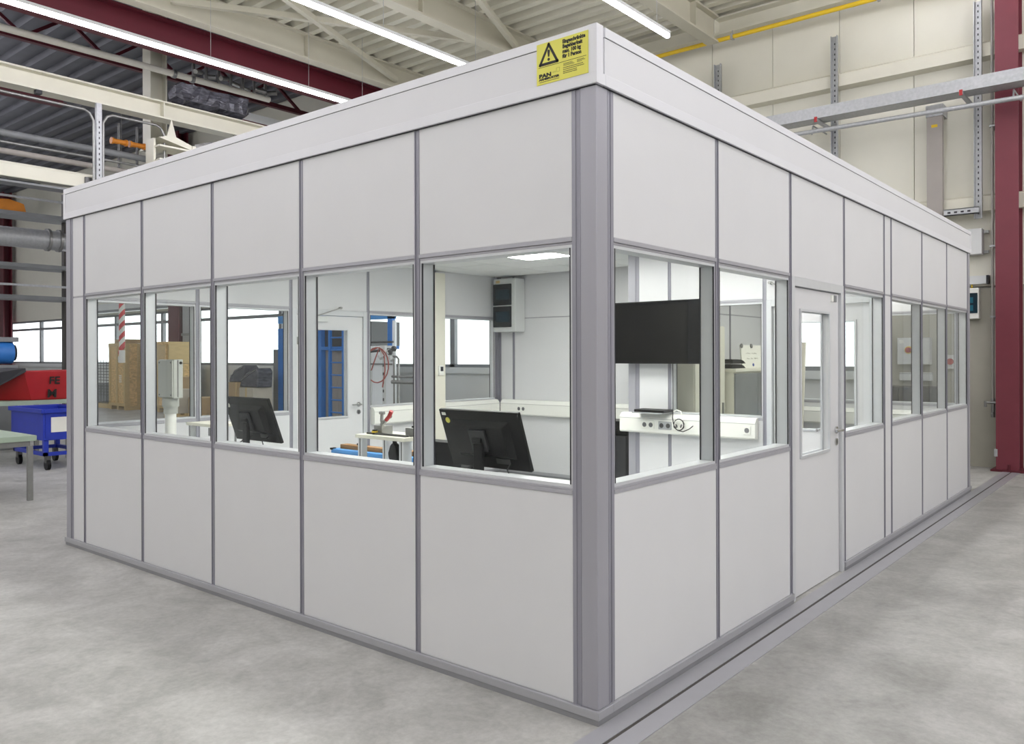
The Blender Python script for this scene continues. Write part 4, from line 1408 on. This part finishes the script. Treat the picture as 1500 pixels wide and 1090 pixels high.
for k, (yy, z, m_, lb) in enumerate(((2.2, 4.99, 'orange', 'orange machine cover stored on the gallery at the left edge'),
                                     (0.6, 4.99, 'blue_deep', 'blue stored case at the very left on the gallery'))):
    t = thing('stored_cover', lb, 'cover', (-20, 2.2 + yy - 0.5, z))
    MB().prism([(-0.6, 0), (0.55, 0), (0.5, 0.2), (0.2, 0.28), (-0.5, 0.22)], 'x', -0.3, 0.3).build('shell', m_, t, bevel=0.02)
    MB().box(-0.05, 0.05, -0.2, 0.2, 0.25, 0.30).build('grip', 'black_soft', t)

# ---- red columns along the window wall
for xx, lb in ((-22.4, 'dark red column before the windows seen through the second front window'),
               (-36.9, 'dark red column by the far windows at the left picture edge')):
    t = thing('window_column', lb, 'column', (xx, 9.40, 0), group='red columns by the window wall')
    b = MB()
    b.box(-0.32, 0.32, -0.16, -0.12, 0, 8.4).box(-0.32, 0.32, 0.12, 0.16, 0, 8.4).box(-0.03, 0.03, -0.12, 0.12, 0, 8.4)
    b.build('column_profile', 'maroon_dark', t)
    MB().box(-0.36, 0.36, -0.22, 0.22, 0, 0.03).build('foot_plate', 'maroon_dark', t)
t = thing('down_pipe', 'grey vertical duct beside the red column by the windows', 'duct', (-21.55, 9.35, 0))
MB().box(-0.2, 0.2, -0.15, 0.15, 0, 4.4).build('duct_body', 'galv', t)
MB().box(-0.23, 0.23, -0.18, 0.18, 2.2, 2.28).build('flange', 'steel', t)
t = thing('rail_box', 'horizontal grey blind box above the far windows', 'blind box', (-26, 9.5, 3.10))
MB().box(-4, 3.3, -0.1, 0.1, 0, 0.3).build('box_cover', 'light_box', t)
MB().box(-4, 3.3, -0.14, -0.10, 0.0, 0.08).build('lower_lip', 'grey_mid', t)

# ---- wooden crates and boxes behind the cabin
def crate(lb, x, y, w, d, h, m='osb', feet=True):
    t = thing('wooden_crate', lb, 'crate', (x, y, 0), group='wooden crates')
    z0 = 0.12 if feet else 0.0
    MB().box(0, w, 0, d, z0, h).build('sheathing', m, t)
    for xx in (-0.01, w / 2 - 0.05, w - 0.08):
        MB().box(xx, xx + 0.09, -0.025, 0.0, z0, h).build('batten', 'pine', t)
    MB().box(-0.02, w + 0.02, -0.03, 0.0, h - 0.09, h + 0.01).build('top_batten', 'pine', t)
    MB().box(-0.02, w + 0.02, -0.03, 0.0, z0, z0 + 0.09).build('bottom_batten', 'pine', t)
    for yy in (0.0, d / 2 - 0.05, d - 0.1):
        MB().box(w, w + 0.025, yy, yy + 0.1, z0, h).build('side_batten', 'pine', t)
    if feet:
        for xx in (0.0, w / 2 - 0.06, w - 0.12):
            MB().box(xx, xx + 0.12, 0, d, 0, z0).build('skid', 'pine', t)
    return t


t = crate('tall chipboard crate with battens seen through the first front window', -23.9, 8.05, 1.05, 0.75, 1.98)
MB().box(0.62, 0.76, -0.032, -0.026, 1.42, 1.60).build('paper_label', 'paper', t)
MB().box(0.64, 0.75, -0.033, -0.026, 1.66, 1.76).build('red_label', 'red_tape', t)
b = MB()
for i in range(3):
    for j in range(4):
        b.box(0.62 + i * 0.06, 0.66 + i * 0.06, -0.003, 0.0, 0.82 + j * 0.06, 0.86 + j * 0.06)
b.build('printed_marks', 'paper', t)
t = crate('lower chipboard crate behind the tall one carrying the pale crate', -22.0, 8.30, 1.25, 0.75, 1.38)
t = thing('wooden_crate', 'pale plywood crate lying on top of the lower chipboard crate', 'crate', (-22.0, 8.30, 1.39), group='wooden crates')
MB().box(0, 1.25, 0, 0.75, 0, 0.62).build('sheathing', 'pine', t)
for z in (0.0, 0.54):
    MB().box(-0.02, 1.27, -0.03, 0.0, z, z + 0.08).build('batten', 'osb', t)
for xx in (0.0, 1.09):
    MB().box(xx, xx + 0.08, -0.03, 0.0, 0.08, 0.54).build('upright_batten', 'osb', t)
t = thing('cardboard_box', 'flat cardboard box lying on top of the tall chipboard crate', 'box', (-23.5, 8.4, 1.99))
MB().box(-0.3, 0.4, -0.25, 0.25, 0, 0.12).build('carton', 'cardboard', t)
MB().box(-0.02, 0.02, -0.251, 0.251, 0.0, 0.1215).build('tape', 'pine', t)
for i, (x, y, w, h, m_, lb) in enumerate(((-18.9, 7.3, 0.55, 0.75, 'cardboard_pale', 'pale upright cardboard box behind the control box pole'),
                                          (-18.2, 7.55, 0.65, 0.55, 'cardboard', 'brown cardboard box right of the control box pole'),
                                          (-19.5, 7.7, 0.5, 1.05, 'cardboard', 'tall brown cardboard box beside the chipboard crates'),
                                          (-16.9, 7.9, 0.7, 0.95, 'cardboard', 'brown cardboard box with black film behind the third window'),
                                          (-15.9, 7.6, 0.6, 0.85, 'cardboard_pale', 'pale cardboard box beside the blue machine column'))):
    t = thing('cardboard_box', lb, 'box', (x, y, 0), group='cardboard boxes behind the cabin')
    MB().box(0, w, 0, 0.5, 0.13, h).build('carton', m_, t, bevel=0.01)
    MB().box(w / 2 - 0.03, w / 2 + 0.03, -0.002, 0.502, 0.131, h + 0.002).build('tape', 'pine', t)
    for yy in (0.0, 0.2, 0.4):
        MB().box(-0.05, w + 0.05, yy, yy + 0.1, 0.1, 0.13).build('pallet_board', 'pine', t)
    for xx in (-0.05, w - 0.05):
        MB().box(xx, xx + 0.1, 0, 0.5, 0, 0.1).build('pallet_block', 'pine', t)
for i, (x, y, z, s) in enumerate(((-16.55, 8.1, 0.955, 1.0), (-15.6, 7.85, 0.855, 1.1))):
    t = thing('film_bundle', ('left' if i == 0 else 'right') + ' black plastic film bundle on a cardboard box behind the monitor', 'film', (x, y, z), group='film bundles')
    b = MB()
    b.prism([(-0.35 * s, 0), (0.35 * s, 0), (0.38 * s, 0.34 * s), (0.30 * s, 0.42 * s), (-0.1 * s, 0.30 * s), (-0.3 * s, 0.12 * s)], 'y', -0.2, 0.2)
    b.build('film', 'plastic_film', t, bevel=0.03)
    MB().bar((-0.25 * s, -0.21, 0.15 * s), (0.3 * s, -0.21, 0.38 * s), 0.01, 0.02).build('strap', 'steel', t)

# mesh pallet cage at the left of the crate
t = thing('wire_cage', 'grey wire mesh cage on a pallet left of the tall crate', 'cage', (-25.9, 8.2, 0))
b = MB()
for k in range(12):
    b.box(0, 1.6, -0.005, 0.005, 0.4 + k * 0.09, 0.42 + k * 0.09)
for k in range(9):
    b.box(k * 0.2, k * 0.2 + 0.015, -0.006, 0.006, 0.2, 1.5)
o = b.build('mesh', 'steel_dark', t)
o['kind'] = 'stuff'
MB().box(0, 1.6, 0.02, 0.7, 0.2, 0.75).build('load', 'grey_mid', t)
MB().box(-0.05, 1.65, -0.02, 0.75, 0, 0.14).build('pallet', 'pine', t)

# striped pole hanging from the roof
t = thing('striped_pole', 'red and white striped warning pole hanging before the crates', 'pole', (-21.3, 7.28, 1.42))
MB().cyl((0, 0, 0.0), (0, 0, 0.35), 0.075, 16).build('white_end', 'white_tape', t)
n_ = 16
for k in range(8):
    z0 = 0.35 + k * 0.30
    for c_, mm in ((0, 'red_tape'), (1, 'white_tape')):
        b = MB()
        h = 0.15
        pts = []
        for j in range(n_ + 1):
            a = 2 * math.pi * j / n_
            s_ = 0.09 * math.cos(a - 0.9)
            x_, y_ = 0.075 * math.cos(a), 0.075 * math.sin(a)
            lo = max(z0 + c_ * h + s_, 0.35) if k == 0 else z0 + c_ * h + s_
            pts += [(x_, y_, lo), (x_, y_, z0 + c_ * h + s_ + h)]
        b.add(pts, [(2 * j, 2 * j + 2, 2 * j + 3, 2 * j + 1) for j in range(n_)], True)
        b.build('red_stripe' if c_ == 0 else 'white_stripe', mm, t)
MB().cyl((0, 0, 2.7), (0, 0, 7.10), 0.01, 8).build('hanging_cable', 'steel', t)

# ---- blue machine with ladder
t = thing('blue_machine', 'tall blue framed industrial machine with ladder behind the far cabin door', 'machine', (-13.2, 8.3, 0))
for x0, x1 in ((-2.17, -1.95), (-0.72, -0.45), (1.86, 2.0)):
    MB().box(x0, x1, 0, 0.09 if x0 > 1 else 0.22, 0, 2.45 if x0 > -2 else 2.25).build('frame_column', 'blue', t)
MB().box(-2.4, -2.17, 0.02, 0.3, 0, 1.75).build('side_cover', 'grey_mid', t)
MB().box(-2.17, 2.0, 0.0, 0.12, 2.37, 2.55).build('top_beam', 'blue_light', t)
MB().box(-0.45, 2.0, 0.0, 0.2, 1.73, 1.80).build('cross_beam', 'blue', t)
MB().box(-0.45, 1.2, 0.1, 0.9, 1.80, 2.34).build('motor_cover', 'steel_dark', t)
MB().box(0.62, 1.05, 0.0, 0.12, 1.82, 2.36).build('blue_hatch', 'blue_light', t)
for k, x0 in enumerate((-0.45, -0.02, 0.42)):
    p = MB().box(x0, x0 + 0.42, 0.12, 0.5, 0.0, 1.72).build('panel', 'grey_post', t)
    for q in range(9):
        MB().box(x0 + 0.19, x0 + 0.215, 0.115, 0.121, 0.12 + q * 0.18, 0.24 + q * 0.18).build('slot', 'black_soft', p)
for x0 in (-0.05, 0.44):
    MB().box(x0, x0 + 0.06, -0.10, -0.04, 0, 2.32).build('ladder_rail', 'blue', t)
for q in range(8):
    MB().cyl((-0.02, -0.07, 0.33 + q * 0.278), (0.47, -0.07, 0.33 + q * 0.278), 0.017, 8).build('ladder_rung', 'blue', t)
for xx in (-0.68, -0.5):
    MB().cyl((xx, -0.02, 2.22), (xx, 0.0, 2.22), 0.05, 12).build('bolt', 'steel', t)
t = thing('white_tank', 'white slotted steel tank panels right of the blue ladder machine', 'tank', (-11.55, 8.25, 0))
MB().box(-0.45, 0.50, 0.0, 0.04, 0, 1.80).build('front_sheet', 'tank_white', t)
for x0 in (-0.30, 0.14):
    p = MB().box(x0, x0 + 0.07, -0.03, 0.0, 0, 1.74).build('slotted_strip', 'light_box', t)
    for q in range(9):
        MB().box(x0 + 0.01, x0 + 0.05, -0.033, -0.029, 0.10 + q * 0.18, 0.16 + q * 0.18).build('slot', 'steel_dark', p)
MB().box(-0.42, 0.46, -0.035, -0.03, 1.40, 1.43).build('seam', 'grey_mid', t)
MB().box(0.30, 0.44, 0.06, 0.10, 1.8, 2.33).build('white_stay', 'tank_white', t)
t = thing('hose_manifold', 'steel pipe manifold with looped red hose in front of the white tank', 'pipework', (-11.0, 7.95, 0))
b = MB()
b.cyl((-0.55, 0, 1.87), (0.25, 0, 1.87), 0.022, 10).cyl((-0.55, 0.05, 1.68), (0.10, 0.05, 1.72), 0.03, 10)
b.build('upper_pipes', 'steel_dark', t)
b = MB()
b.tube([(0.15, 0, 1.57), (0.36, 0, 1.57), (0.42, 0, 1.52), (0.42, 0, 0.0)], 0.024, 10)
b.build('bent_pipe', 'steel', t)
MB().cyl((0.28, 0, 0.0), (0.28, 0, 1.57), 0.02, 10).build('riser', 'steel', t)
for z, r in ((1.17, 0.025), (1.06, 0.038)):
    MB().cyl((0.22, 0.0, z), (1.3, 0.0, z), r, 12).build('cross_pipe', 'steel', t)
b = MB()
for xx in (-0.12, 0.02, 0.14, 0.22):
    b.cyl((xx, -0.04, 1.66 + 0.1 * math.sin(xx * 20)), (xx + 0.06, -0.04, 1.60 + 0.1 * math.sin(xx * 20)), 0.045, 10)
b.box(-0.08, 0.06, -0.06, 0.0, 1.58, 1.80)
b.build('valve_block', 'light_box', t)
for xx, z in ((0.22, 1.66), (0.34, 1.73)):
    MB().cyl((xx, -0.08, z), (xx, -0.03, z), 0.055, 14).build('gauge', 'steel_dark', t)
b = MB()
b.tube([(-0.14 + 0.37 * math.cos(a * 0.32 + 1.6), -0.10, 1.40 + 0.36 * math.sin(a * 0.32 + 1.6)) for a in range(20)], 0.013, 6)
b.tube([(-0.1, -0.10, 1.76), (-0.35, -0.12, 1.68), (-0.50, -0.12, 1.45), (-0.42, -0.12, 1.28), (-0.28, -0.12, 1.30), (-0.15, -0.12, 1.55), (-0.05, -0.10, 1.76), (0.1, -0.1, 1.6), (0.12, -0.1, 1.3), (0.04, -0.1, 0.95)], 0.013, 6)
b.build('red_hose', 'hose', t)
t = thing('yellow_tube', 'thick yellow tube lying on stands beside the manifold pipe', 'tube', (-10.4, 7.9, 0))
MB().cyl((-0.45, 0.12, 0.42), (0.5, 0.12, 0.42), 0.07, 16).build('tube_body', 'yellow', t)
for xx in (-0.35, 0.4):
    MB().box(xx - 0.03, xx + 0.03, 0.05, 0.19, 0, 0.35).build('stand', 'steel_dark', t)

# ---- left foreground: work table, bench with red tub, blue cart
t = thing('metal_table', 'worn green grey metal table at the left picture edge', 'table', (-8.6, 0.40, 0))
MB().box(-1.0, 0.52, -0.8, 0.26, 0.66, 0.72).build('table_top', 'green_grey', t, bevel=0.005)
MB().box(-0.95, 0.47, -0.75, 0.21, 0.60, 0.66).build('apron', 'steel', t)
for xx in (-0.92, 0.46):
    for yy in (-0.72, 0.21):
        MB().box(xx - 0.025, xx + 0.025, yy - 0.025, yy + 0.025, 0, 0.60).build('leg', 'steel', t)
t = thing('work_bench', 'pale green work bench carrying the red tub behind the cart', 'bench', (-12.72, 2.0, 0))
MB().box(-0.7, 0.8, -1.2, 0.55, 0.86, 0.92).build('bench_top', 'green_grey', t)
for xx in (-0.6, 0.7):
    for yy in (-1.1, 0.45):
        MB().box(xx - 0.03, xx + 0.03, yy - 0.03, yy + 0.03, 0, 0.86).build('leg', 'steel', t)
t = thing('red_tub', 'red lettered crate with dark grey cover lying on the pale green bench', 'tub', (-12.35, 2.05, 0.92))
MB().add([(-0.2, -0.55, 0), (0.30, -0.1, 0), (0.30, 0.45, 0), (-0.3, 0.45, 0), (-0.3, -0.75, 0.42), (0.36, -0.22, 0.46), (0.36, 0.5, 0.46), (-0.35, 0.5, 0.46)],
         [(0, 3, 2, 1), (4, 5, 6, 7), (0, 1, 5, 4), (1, 2, 6, 5), (2, 3, 7, 6), (3, 0, 4, 7)]).build('shell', 'red', t, bevel=0.02)
MB().add([(-0.4, -1.2, 0.18), (0.30, -0.6, 0.18), (0.40, -0.2, 0.44), (-0.4, -0.3, 0.44), (-0.4, -1.2, 0.40), (0.30, -0.75, 0.40), (0.38, -0.2, 0.50), (-0.4, -0.2, 0.50)],
         [(0, 3, 2, 1), (4, 5, 6, 7), (0, 1, 5, 4), (1, 2, 6, 5), (2, 3, 7, 6), (3, 0, 4, 7)]).build('grey_cover', 'black_soft', t, bevel=0.01)
text_mesh('FE', 0.16, 'ink', 'lettering', t, (0.352, 0.12, 0.25), (0, 1, 0), (0.13, 0, 0.99), (1, 0, 0), bold=0.004)
text_mesh('M', 0.18, 'ink', 'lettering', t, (0.330, 0.10, 0.04), (0, 1, 0), (0.13, 0, 0.99), (1, 0, 0), bold=0.005)
t = thing('blue_cart', 'blue wheeled box cart with a white label at the left edge', 'cart', (-11.2, 1.92, 0))
b = MB()
b.box(-0.6, 0.6, -0.32, -0.29, 0.44, 0.85).box(-0.6, 0.6, 0.29, 0.32, 0.44, 0.85).box(-0.6, -0.57, -0.29, 0.29, 0.44, 0.85).box(0.57, 0.6, -0.29, 0.29, 0.44, 0.85)
b.box(-0.6, 0.6, -0.32, 0.32, 0.42, 0.45)
b.box(-0.63, 0.63, -0.35, -0.32, 0.80, 0.86).box(-0.63, 0.63, 0.32, 0.35, 0.80, 0.86).box(0.6, 0.63, -0.32, 0.32, 0.80, 0.86).box(-0.63, -0.6, -0.32, 0.32, 0.80, 0.86)
b.build('box', 'blue_deep', t, bevel=0.006)
MB().box(0.6, 0.606, -0.22, 0.14, 0.53, 0.74).build('white_label', 'paper', t)
b = MB()
b.box(-0.58, 0.58, -0.30, -0.25, 0.20, 0.25).box(-0.58, 0.58, 0.25, 0.30, 0.20, 0.25).box(-0.58, -0.53, -0.30, 0.30, 0.20, 0.25).box(0.53, 0.58, -0.30, 0.30, 0.20, 0.25)
for xx in (-0.555, 0.555):
    for yy in (-0.275, 0.275):
        b.box(xx - 0.03, xx + 0.03, yy - 0.03, yy + 0.03, 0.25, 0.43)
b.build('chassis', 'blue_deep', t)
for xx in (-0.53, 0.53):
    for yy in (-0.24, 0.24):
        c_ = MB().box(xx - 0.035, xx + 0.035, yy - 0.03, yy + 0.03, 0.10, 0.20).build('caster', 'steel_dark', t)
        MB().cyl((xx, yy - 0.022, 0.075), (xx, yy + 0.022, 0.075), 0.075, 18).build('wheel', 'black', c_)
t = thing('blue_motor', 'blue machine motor housing at the left edge before the far windows', 'motor', (-14.2, 2.15, 0))
MB().box(-0.2, 0.2, -0.25, 0.25, 0, 1.45).build('pedestal', 'grey_mid', t)
MB().cyl((0, -0.4, 1.66), (0, 0.22, 1.66), 0.19, 20).build('motor_body', 'blue', t)
MB().cyl((0, 0.22, 1.66), (0, 0.27, 1.66), 0.14, 20).build('end_cap', 'black_soft', t)
MB().box(-0.1, 0.1, -0.2, 0.3, 1.85, 1.93).build('terminal_box', 'grey_mid', t)
